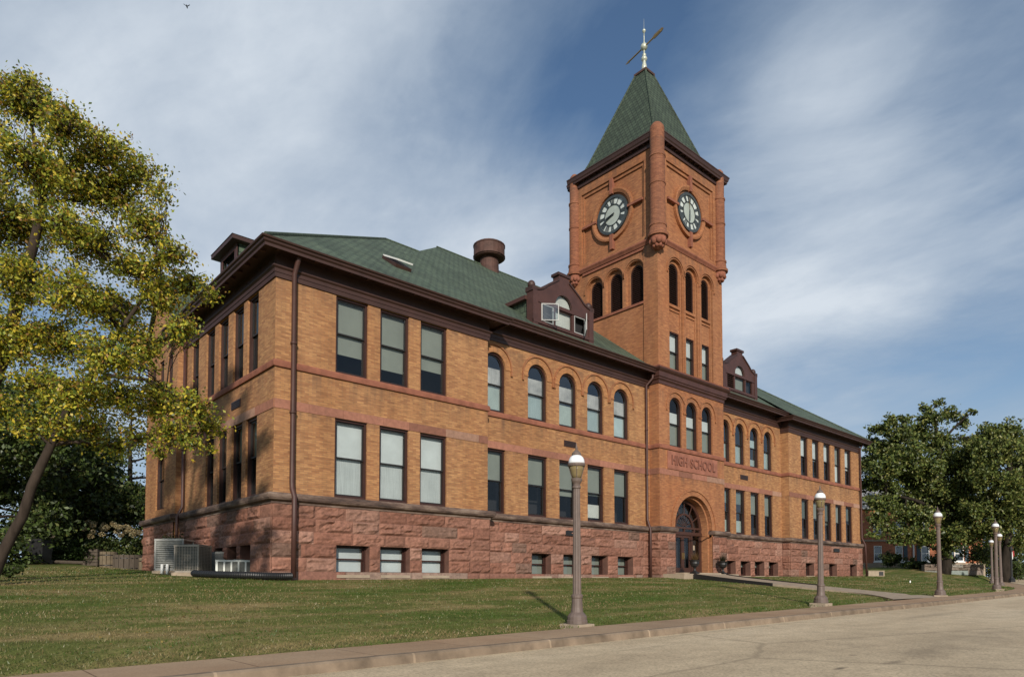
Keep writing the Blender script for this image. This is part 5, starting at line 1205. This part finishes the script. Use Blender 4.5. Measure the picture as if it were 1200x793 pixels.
# wall air conditioner of the house
def ac_box(name, label, loc, rz, s, body, fan=True, group=None, cat='air conditioner'):
    t = thing(name, label, cat, loc, rz, group); mb = MB(); mb.span((-s[0]/2, -s[1]/2, 0), (s[0]/2, s[1]/2, s[2])); part('cabinet', mb, body, t, True)
    mb = MB()
    if fan:
        r = min(s[0], s[2])*.4; n = 20
        for k in range(n):
            a0, a1 = 2*PI*k/n, 2*PI*(k+1)/n; mb.face([(r*math.cos(a0), -s[1]/2-.02, s[2]/2+r*math.sin(a0)), (r*math.cos(a1), -s[1]/2-.02, s[2]/2+r*math.sin(a1)), (0, -s[1]/2-.02, s[2]/2)])
        part('fan_opening', mb, M['black_plastic'], t, True)
        mb = MB()
        for k in range(7): mb.span((-r, -s[1]/2-.035, s[2]/2-r+2*r*k/6-.01), (r, -s[1]/2-.025, s[2]/2-r+2*r*k/6+.01))
        part('fan_guard', mb, body, t, True)
    return t
p = at(1060.5, 664, 91.); ac_box('air_conditioner', 'small white air conditioner with round fan below the house windows', p, HA, (1.05, .5, .85), M['white_paint'])
p = at(1025.5, 678, 60.2); p.z = gz(p.x, p.y); t = thing('utility_box', 'low pale utility box with a black opening at the far corner of the school', 'utility box', p, R(-42))
mb = MB(); mb.span((-.7, -.25, 0), (.7, .25, .46)); mb.span((-.73, -.28, .462), (.73, .28, .5)); part('cabinet', mb, M['concrete'], t, True)
mb = MB(); mb.span((.22, -.275, .06), (.60, -.252, .40)); part('opening', mb, M['black_plastic'], t, True)
# stone retaining wall
mb = MB(); F_ = Fr((0, 0, 0), (1, 0, 0), (0, -1, 0)); stones(mb, F_, 0, 6.6, [], .0, .1, 44, [-.3, .2, .55, .9]); mb.cur = (.2, .16, .12); fbox(mb, F_, 0, 6.6, -.3, .88, -.6, -.02)
mb.col = [tuple(np.array(c_)*np.array([1.0, 1.7, 2.0])*.9) if c_[0] > .2 else (.16, .13, .10) for c_ in mb.col]
p = at(1084, 680, 76.5); t = thing('retaining_wall', 'low tan stone retaining wall at the back of the right lawn', 'wall', (p.x, p.y, gz(p.x, p.y)-.1), HA); part('stonework', mb, M['rock'], t, True, True)
# flag, black post, marker, bird
p = at(1178, 660, 84); t = thing('flag', 'small red and white flag on a slanted white pole beyond the far lamps', 'flag', p)
mb = MB(); mb.tube([(0, 0, 0), (RGT[0]*1.1, RGT[1]*1.1, 2.3)], .035, 6); part('pole', mb, M['white_paint'], t, True)
for k, m_ in enumerate(('white_paint', 'red')*2):
    if m_ == 'red' and 'red' not in M: M['red'] = plain('red_cloth', (.28, .03, .03), .8, .15, 3)
    mb = MB(); a = Vector((RGT[0], RGT[1], 0)); o0 = a*(.35+.18*k)+Vector((0, 0, .75+.38*k)); mb.face([o0, o0+a*.18+Vector((0, 0, .38)), o0+a*.28+Vector((0, 0, -.85)), o0+a*.1+Vector((0, 0, -1.15))]); part('stripe', mb, M[m_], t, True)
p = at(1186, 686, 70); p.z = gz(p.x, p.y); t = thing('lamp_post', 'slim black post beyond the sidewalk at the right edge', 'post', p)
mb = MB(); mb.lathe([(.3, 0), (.3, .2), (.16, .4), (.09, .6), (.08, 3.1), (.14, 3.15), (.16, 3.4), (.1, 3.6), (.001, 3.75)], (0, 0), 10); part('pole', mb, M['black_iron'], t, True)
p = at(1066.8, 690.5, 46); p.z = gz(p.x, p.y); t = thing('lawn_marker', 'tiny white marker standing on the right lawn', 'marker', p)
mb = MB(); mb.tube([(0, 0, -.05), (0, 0, .26)], .008, 6); part('stake', mb, M['black_iron'], t, True)
mb = MB(); mb.box((.0, 0, .15), (.04, .012, .07), ((RGT[0], RGT[1], 0), (FWD[0], FWD[1], 0), (.2, 0, .98))); part('sign_plate', mb, M['white_paint'], t, True)
p = at(219, 8, 70); t = thing('bird', 'tiny dark bird flying high in the upper left sky', 'bird', p)
mb = MB(); mb.smooth = True; mb.tube([(-.22, 0, .06), (-.1, 0, .03), (.05, 0, 0), (.18, 0, .0), (.25, 0, -.01)], [.01, .05, .07, .05, .02], 8)
for s in (-1, 1): mb.face([(.08, 0, .03), (-.06, 0, .03), (-.16, s*.34, .16), (-.04, s*.3, .15)])
part('body', mb, M['black_plastic'], t, True).rotation_euler = (0, 0, R(60))

# ================================================================== CONDENSERS BY THE SIDE WALL
M['ac_tan'] = plain('tan_metal', (.38, .33, .27), .5, .15, 3); M['ac_grey'] = plain('grey_metal', (.32, .32, .30), .5, .2, 3); M['ac_fin'] = plain('coil_fins', (.14, .145, .13), .6, .3, 6)
GA = 'condenser units beside the stone base'
def condenser(label, loc, rz, s, body, style):
    t = thing('condenser_unit', label, 'air conditioner', loc, rz, GA); a, b, h = s[0]/2, s[1]/2, s[2]
    mb = MB(); mb.span((-a-.06, -b-.06, -.15), (a+.06, b+.06, .03)); part('pad', mb, M['concrete'], t, True)
    mb = MB(); mb.span((-a+.04, -b+.04, .06), (a-.04, b-.04, h-.06)); part('coil', mb, M['ac_fin'], t, True)
    mb = MB()
    for x in (-a, a-.06):
        for y in (-b, b-.06): mb.span((x, y, .031), (x+.06, y+.06, h-.05))
    mb.span((-a-.01, -b-.01, h-.07), (a+.01, b+.01, h)); mb.span((-a, -b, .032), (a, b, .1)); part('cabinet', mb, body, t, True)
    g = MB()
    if style == 'grid':
        for k in range(1, 16):
            z = .1+(h-.17)*k/16; g.span((-a+.01, -b-.004, z-.008), (a-.01, -b+.012, z+.008)); g.span((-a-.004, -b+.01, z-.008), (-a+.012, b-.01, z+.008)); g.span((a-.012, -b+.01, z-.008), (a+.004, b-.01, z+.008))
        for k in range(1, 9):
            x = -a+2*a*k/9; g.span((x-.008, -b-.008, .1), (x+.008, -b+.014, h-.07)); y = -b+2*b*k/9; g.span((-a-.008, y-.008, .1), (-a+.014, y+.008, h-.07)); g.span((a-.014, y-.008, .1), (a+.008, y+.008, h-.07))
    elif style == 'slat':
        for k in range(7):
            x = -a+.05+(2*a-.1)*k/6; g.span((x-.03, -b-.012, .1), (x+.03, -b+.02, h-.07))
    else:
        for k in range(14):
            z = .12+(h-.2)*k/13
            for (x0, y0), (x1, y1) in (((-a, -b-.01), (a, -b+.02)), ((-a-.01, -b), (-a+.02, b))): g.span((x0, y0, z-.016), (x1, y1, z+.016))
    part('grille', g, body, t, True)
    f = MB(); f.lathe([(min(a, b)*.78, h+.002), (min(a, b)*.78, h+.03), (min(a, b)*.7, h+.03)], (0, 0), 20)
    for k in range(6): f.span((-min(a, b)*.75, -min(a, b)*.75+min(a, b)*1.5*k/5-.006, h+.02), (min(a, b)*.75, -min(a, b)*.75+min(a, b)*1.5*k/5+.006, h+.03))
    part('fan_guard', f, M['ac_fin'], t, True); return t
def cplace(px, d): p = at(px, 672, d); return (p.x, p.y, gz(p.x, p.y)+.1)
condenser('tall grey louvered condenser unit at the back of the group', cplace(204, 29.0), R(-40), (1.2, 1.0, 1.36), M['ac_grey'], 'louver')
condenser('tan gridded condenser unit in front of the group', cplace(226, 27.0), R(-46), (1.0, 1.0, 1.1), M['ac_tan'], 'grid')
condenser('dark grey condenser unit half hidden behind the low white one', cplace(264, 28.3), R(-42), (.95, .9, .9), M['ac_grey'], 'louver')
condenser('low white condenser unit with wide vertical slats near the downspout', cplace(280, 26.3), R(-24), (1.62, .5, .58), M['ac_white'], 'slat')
# pair of white bottles hanging on the tall unit
p = at(193, 664, 28.35); t = thing('pipe_covers', 'pair of white pipe covers in front of the tall grey condenser', 'pipe cover', p)
for s in (-.11, .11): mb = MB(); mb.smooth = True; mb.tube([(s*RGT[0], s*RGT[1], -.5), (s*RGT[0], s*RGT[1], .12)], .055, 10); part('cover', mb, M['white_paint'], t, True)
# corrugated black drain pipe on the grass
mb = MB(); mb.smooth = False; a, b = Vector((8.15, 27.2, 0)), Vector((10.42, 23.6, 0)); pts = []; rad = []
for k in range(91):
    q = k/90; m_ = Vector((8.9, 23.5, 0)); p = a*(1-q)**2+m_*2*q*(1-q)+b*q*q; p.z = gz(p.x, p.y)+.13+(.04*q); pts.append(p); rad.append(.115+.018*(k % 2))
mb.tube(pts, rad, 12); tag(part('drain_pipe', mb, M['black_plastic'], None), 'black corrugated drain pipe lying on the grass along the condensers', 'pipe')
# ================================================================== THINGS UNDER THE TREES
M['oldwood'] = plain('weathered_wood', (.085, .066, .05), .9, .35, 6, stretch=(6, 6, .6)); M['stone_grey'] = plain('tan_planter_stone', (.15, .115, .075), .9, .3, 4)  # barrel wood and stone darkened, tree shade put into their colour
def staved(label, px, d, r_, h, m_, n=14, name='barrel_planter'):
    p = at(px, 664, d); p.z = gz(p.x, p.y)-.05; t = thing(name, label, 'planter', p, 0, 'planters under the trees'); mb = MB()
    for k in range(n):
        a = 2*PI*k/n; mb.box((r_*math.cos(a), r_*math.sin(a), h/2), (.04, PI*r_/n*.93, h/2), ((math.cos(a), math.sin(a), 0), (-math.sin(a), math.cos(a), 0), (0, 0, 1)))
    part('staves', mb, m_, t, True); mb = MB()
    for z in (h*.2, h*.8): mb.lathe([(r_+.042, z-.03), (r_+.052, z-.03), (r_+.052, z+.03), (r_+.042, z+.03)], (0, 0), 20)
    part('hoop', mb, M['black_iron'], t, True); mb = MB(); mb.lathe([(.001, h*.88), (r_-.03, h*.88)], (0, 0), 16); part('soil', mb, M['dark'], t, True)
staved('pale tan barrel planter, leftmost of the three barrels', 127, 40.5, .42, 1.0, M['stone_grey'])
staved('wide dark wooden barrel planter between the tan barrel and the tall condenser', 150, 41., .85, 1.0, M['oldwood'], 20)
staved('small tan barrel planter next to the tall grey condenser', 173, 40., .42, .95, M['stone_grey'])
p = at(109, 662, 41.5); p.z = gz(p.x, p.y); t = thing('wooden_crate', 'weathered grey wooden crate left of the barrels', 'crate', p, R(-40))
mb = MB()
for k in range(5):
    z = .1+.2*k
    for y in (-.45, .45): mb.span((-.5, y-.02, z-.085), (.5, y+.02, z+.085))
    for x in (-.5, .5): mb.span((x-.02, -.43, z-.085), (x+.02, .43, z+.085))
part('boards', mb, M['oldwood'], t, True); mb = MB()
for x in (-.44, .44):
    for y in (-.39, .39): mb.span((x-.04, y-.04, -.05), (x+.04, y+.04, 1.02))
part('corner_post', mb, M['oldwood'], t, True)
p = at(58, 636, 40); g_ = gz(p.x, p.y); t = thing('notice_board', 'weathered blank wooden board on a post under the dark trees', 'board', (p.x, p.y, g_), R(-48))
mb = MB(); mb.span((-.36, -.03, 1.5), (.36, .03, 3.05)); part('panel', mb, M['oldwood'], t, True); mb = MB(); mb.span((-.06, .035, -.1), (.06, .13, 2.9)); part('post', mb, M['bark_dark'], t, True)
p = at(46, 662, 38.5); g_ = gz(p.x, p.y); t = thing('trash_bin', 'black wheeled bin standing in the shade under the board', 'bin', (p.x, p.y, g_), R(-45))
mb = MB(); q0 = [(-.5, -.42), (.5, -.42), (.5, .42), (-.5, .42)]; lo = [(x*.82, y*.82, .08) for x, y in q0]; hi = [(x, y, 1.25) for x, y in q0]
for i in range(4): mb.face([lo[i], lo[(i+1) % 4], hi[(i+1) % 4], hi[i]])
mb.face(lo[::-1]); part('body', mb, M['black_plastic'], t, True)
mb = MB(); mb.span((-.54, -.46, 1.255), (.54, .48, 1.33)); mb.span((-.45, -.36, 1.331), (.45, .38, 1.4)); part('lid', mb, M['black_plastic'], t, True)
for s in (-.35, .35):
    mb = MB(); mb.tube([(s-.05, .38, .13), (s+.05, .38, .13)], .14, 14); part('wheel', mb, M['black_iron'], t, True)
mb = MB(); a, b = at(62, 660.5, 39.2), at(97, 660.5, 40.2); a.z = gz(a.x, a.y)+.12; b.z = gz(b.x, b.y)+.12; mb.tube([a, b], .1, 8); tag(part('log_edging', mb, M['oldwood'], None), 'pale log lying in front of the bright green plants', 'log')

# ================================================================== GRASS
def grass():
    n = 900000; x = rng.uniform(-9, 86, n); y = rng.uniform(10.75, 46, n)
    yi = np.where(x < 46, YI, np.where(x < 60, YI+.0105*(x-46)**2, YI+.0105*196+.294*(x-60)))
    d = x*FWD[0]+y*FWD[1]; r_ = x*RGT[0]+y*RGT[1]; px = 600+800*r_/d
    keep = (px > -40) & (px < 1230) & (y > yi-.04+.05*np.sin(x*7)+.03*np.sin(x*23))
    keep &= ~((x > 9.7) & (x < 62) & (y > 23.7)) & ~((x > 62) & (y > 25)) & ~((x < 9.9) & (y > 40))
    pl = 33.8-2.7*np.maximum(0, 1-(y-YI)/3.2)**2; pr_ = 37.4+1.1*np.maximum(0, 1-(y-YI)/2.4)**2
    keep &= ~((x > pl) & (x < pr_) & (y < 22.5)) & ~((x > 32.9) & (x < 39) & (y > 22.3))
    keep &= ~((np.abs(x-8.9) < 1.4) & (y > 25.4) & (y < 31))
    for lx, ly in LP: keep &= ~((np.abs(x-lx) < .36) & (np.abs(y-ly) < .36))
    dens = np.minimum(1, (12./d)**1.7); keep &= rng.uniform(size=n) < dens
    x, y, d = x[keep], y[keep], d[keep]; n = len(x); z = np.array([gz(a, b) for a, b in zip(x, y)])
    h = rng.uniform(.022, .055, n)*np.where(rng.uniform(size=n) < .02, 1.4, 1); w = rng.uniform(.006, .012, n)*np.maximum(1, d/13)
    a = rng.uniform(0, 2*PI, n); tx, ty = rng.normal(size=n)*.025, rng.normal(size=n)*.025; ca, sa = np.cos(a)*w, np.sin(a)*w
    V = np.stack([np.c_[x-ca, y-sa, z-.005], np.c_[x+ca, y+sa, z-.005], np.c_[x+tx, y+ty, z+h]], 1).reshape(-1, 3).astype(np.float32)
    f1 = np.array([mnoise.fractal(Vector((p*.22, q*.75, 4)), .8, 2, 4) for p, q in zip(x, y)])
    f2 = np.array([mnoise.noise(Vector((p*1.3, q*2.2, 9))) for p, q in zip(x, y)])
    t = np.clip(.40+1.25*f1+.55*f2+rng.normal(size=n)*.17+.12*np.clip((18-x)/20, -.5, 1), 0, 1)[:, None]
    col = np.array([.082, .145, .020])*(1-t)+np.array([.33, .25, .115])*t; col *= rng.uniform(.82, 1.2, n)[:, None]
    me = bpy.data.meshes.new('grass'); me.vertices.add(3*n); me.loops.add(3*n); me.polygons.add(n)
    me.vertices.foreach_set('co', V.ravel()); me.loops.foreach_set('vertex_index', np.arange(3*n, dtype=np.int32)); me.polygons.foreach_set('loop_start', np.arange(0, 3*n, 3, dtype=np.int32)); me.polygons.foreach_set('loop_total', np.full(n, 3, np.int32)); me.update(calc_edges=True)
    cc = np.ones((3*n, 4), np.float32); cc[:, :3] = np.repeat(col, 3, 0); me.color_attributes.new('col', 'FLOAT_COLOR', 'CORNER').data.foreach_set('color', cc.ravel()); me.materials.append(M['leaf'])
    o = link('grass', me); o['kind'] = 'stuff'; o['label'] = 'mown grass with brown patches covering the lawn'; o['category'] = 'grass'
grass()
# fallen leaves on the left lawn
n = 800; x = rng.normal(4, 4, n); y = rng.uniform(12, 34, n); ok = (x < 9.3) & (x > -8); x, y = x[ok], y[ok]
C = np.c_[x, y, [gz(a, b)+.035 for a, b in zip(x, y)]]
o = link('fallen_leaves', leaf_mesh('fallen_leaves', C, .028, pal(len(C), [(.30, .22, .06), (.20, .12, .04), (.35, .3, .12)], [1, 1, .6]), M['leaf'], 1.)); o['kind'] = 'stuff'; o['label'] = 'fallen autumn leaves scattered on the left lawn'; o['category'] = 'leaves'

# ================================================================== LIGHT, SKY, CAMERA
SUN_AZ, SUN_EL = math.atan2(-.816, -.577), R(21.5)     # direction towards the sun, in plan
sd = Vector((math.cos(SUN_AZ)*math.cos(SUN_EL), math.sin(SUN_AZ)*math.cos(SUN_EL), math.sin(SUN_EL)))
sl_ = bpy.data.lights.new('sun', 'SUN'); sl_.energy = 4.3; sl_.angle = R(1.6); sl_.color = (1, .92, .80)
so = bpy.data.objects.new('sun', sl_); COL.objects.link(so); so.rotation_euler = sd.to_track_quat('Z', 'Y').to_euler(); so.location = (-40, -60, 60)
w = bpy.data.worlds.new('World'); sc.world = w; w.use_nodes = True; nt = w.node_tree; nt.nodes.clear()
out = N(nt, 'ShaderNodeOutputWorld'); bg = N(nt, 'ShaderNodeBackground'); L(nt, bg, 0, out, 'Surface')
sky = N(nt, 'ShaderNodeTexSky'); sky.sky_type = 'NISHITA'; sky.sun_disc = False; sky.sun_elevation = SUN_EL; sky.sun_rotation = PI/2-SUN_AZ; sky.air_density = 1.; sky.dust_density = .6; sky.ozone_density = 1.6
tc_ = N(nt, 'ShaderNodeTexCoord'); sx = N(nt, 'ShaderNodeSeparateXYZ'); L(nt, tc_, 'Generated', sx, 0)
mx = N(nt, 'ShaderNodeMath'); mx.operation = 'MAXIMUM'; mx.inputs[1].default_value = 0; L(nt, sx, 'Z', mx, 0)
ad_ = N(nt, 'ShaderNodeMath'); ad_.operation = 'ADD'; ad_.inputs[1].default_value = .22; L(nt, mx, 0, ad_, 0)
dv = N(nt, 'ShaderNodeVectorMath'); dv.operation = 'DIVIDE'; L(nt, tc_, 'Generated', dv, 0); cb = N(nt, 'ShaderNodeCombineXYZ')
for k in range(3): L(nt, ad_, 0, cb, k)
L(nt, cb, 0, dv, 1)
def cloud(scale, rot, st, detail, rough, dist, loc=(0, 0, 0)):
    mp = N(nt, 'ShaderNodeMapping'); mp.inputs['Rotation'].default_value = (0, 0, rot); mp.inputs['Scale'].default_value = (*st, 0); mp.inputs['Location'].default_value = loc; L(nt, dv, 0, mp, 0)
    n_ = N(nt, 'ShaderNodeTexNoise'); n_.inputs['Scale'].default_value = scale; n_.inputs['Detail'].default_value = detail; n_.inputs['Roughness'].default_value = rough; n_.inputs['Distortion'].default_value = dist; L(nt, mp, 0, n_, 'Vector'); return n_
def fac_(n_): 
    m_ = N(nt, 'ShaderNodeMath'); m_.operation = 'ADD'; m_.inputs[1].default_value = 0; L(nt, n_, 'Fac', m_, 0); return m_
def vdot(n_):
    m_ = N(nt, 'ShaderNodeMath'); m_.operation = 'ADD'; m_.inputs[1].default_value = 0; L(nt, n_, 'Value', m_, 0); return m_
CLOUDS = [(440, 85, 12, .24), (985, 105, 6, .30), (930, 140, 5, .18), (1000, 330, 12, .24), (900, 400, 9, .14), (270, 230, 14, .20), (300, 350, 12, .10), (560, 260, 9, .12), (640, 50, 6, -.08), (760, 60, 10, -.22), (1130, 210, 8, -.22), (1180, 480, 9, -.24), (150, 30, 8, -.10), (1180, 20, 8, -.10), (480, 190, 5, -.06), (930, 210, 4, -.12), (640, 420, 12, .12), (1050, 440, 8, .10), (80, 120, 9, .12)]
k1 = cloud(1.15, R(28), (1, .74), 7, .55, .45, (2.1, .7, 0)); k2 = cloud(2.5, R(24), (1, .66), 8, .58, .35, (1.3, .2, 0)); k3 = cloud(7.0, R(35), (1, .7), 7, .62, .4, (4, 1, 0))
# cloud banks: soft lobes around fixed directions of the sky
def mth(op, a, b=None, c=None):
    n_ = N(nt, 'ShaderNodeMath'); n_.operation = op
    for i_, v in enumerate((a, b, c)):
        if v is None: continue
        if hasattr(v, 'outputs'): L(nt, v, 0, n_, i_)
        else: n_.inputs[i_].default_value = v
    return n_
nrm_ = N(nt, 'ShaderNodeVectorMath'); nrm_.operation = 'NORMALIZE'; L(nt, tc_, 'Generated', nrm_, 0)
acc = None
for px, py, wid, amp in CLOUDS:
    d_ = at(px, py, 1.).normalized(); dt = N(nt, 'ShaderNodeVectorMath'); dt.operation = 'DOT_PRODUCT'; L(nt, nrm_, 0, dt, 0); dt.inputs[1].default_value = d_
    e_ = mth('MULTIPLY', mth('SUBTRACT', vdot(dt), 1.), 1/(1-math.cos(R(wid)))); g_ = mth('MULTIPLY', mth('EXPONENT', e_), amp); acc = g_ if acc is None else mth('ADD', acc, g_)
fine = mth('ADD', mth('MULTIPLY', fac_(k1), 1.2), mth('ADD', mth('MULTIPLY', fac_(k2), .95), mth('MULTIPLY', fac_(k3), .26)))
tot = mth('ADD', mth('SUBTRACT', fine, .76), acc)
cov = ramp(nt, tot, 0, [(.06, g3(.04)), (.30, g3(.36)), (.58, g3(.74)), (.95, g3(1))])
ccol = ramp(nt, tot, 0, [(.10, (2.5, 3.4, 4.5)), (.45, (3.6, 4.4, 5.4)), (1., (6.3, 6.9, 7.6))])
deep = mixc(nt, 1., (sky, 'Color'), (.72, .85, .96), 'MULTIPLY')
mixs = mixc(nt, (cov, 'Color'), deep, (ccol, 'Color'))
hz_ = ramp(nt, sx, 'Z', [(0, g3(.9)), (.10, g3(.62)), (.34, g3(0))])
mixs = mixc(nt, (hz_, 'Color'), mixs, (3.5, 4.5, 5.7))
nt.links.new(mixs[0].outputs[2], bg.inputs['Color']); bg.inputs['Strength'].default_value = .108
cam = bpy.data.cameras.new('Camera'); co = bpy.data.objects.new('Camera', cam); COL.objects.link(co); sc.camera = co
cam.sensor_width = 36; cam.lens = 24; cam.shift_y = (CYP-396.5)/1200; cam.clip_end = 5000; cam.clip_start = .1
co.location = (0, 0, 0); co.rotation_euler = (PI/2+PITCH, 0, YAW-PI/2)
sc.view_settings.view_transform = 'Standard'; sc.view_settings.look = 'None'; sc.view_settings.exposure = 0; sc.view_settings.gamma = 1
sc.render.engine = 'CYCLES'; sc.cycles.max_bounces = 8; sc.cycles.transparent_max_bounces = 12; sc.cycles.use_denoising = True
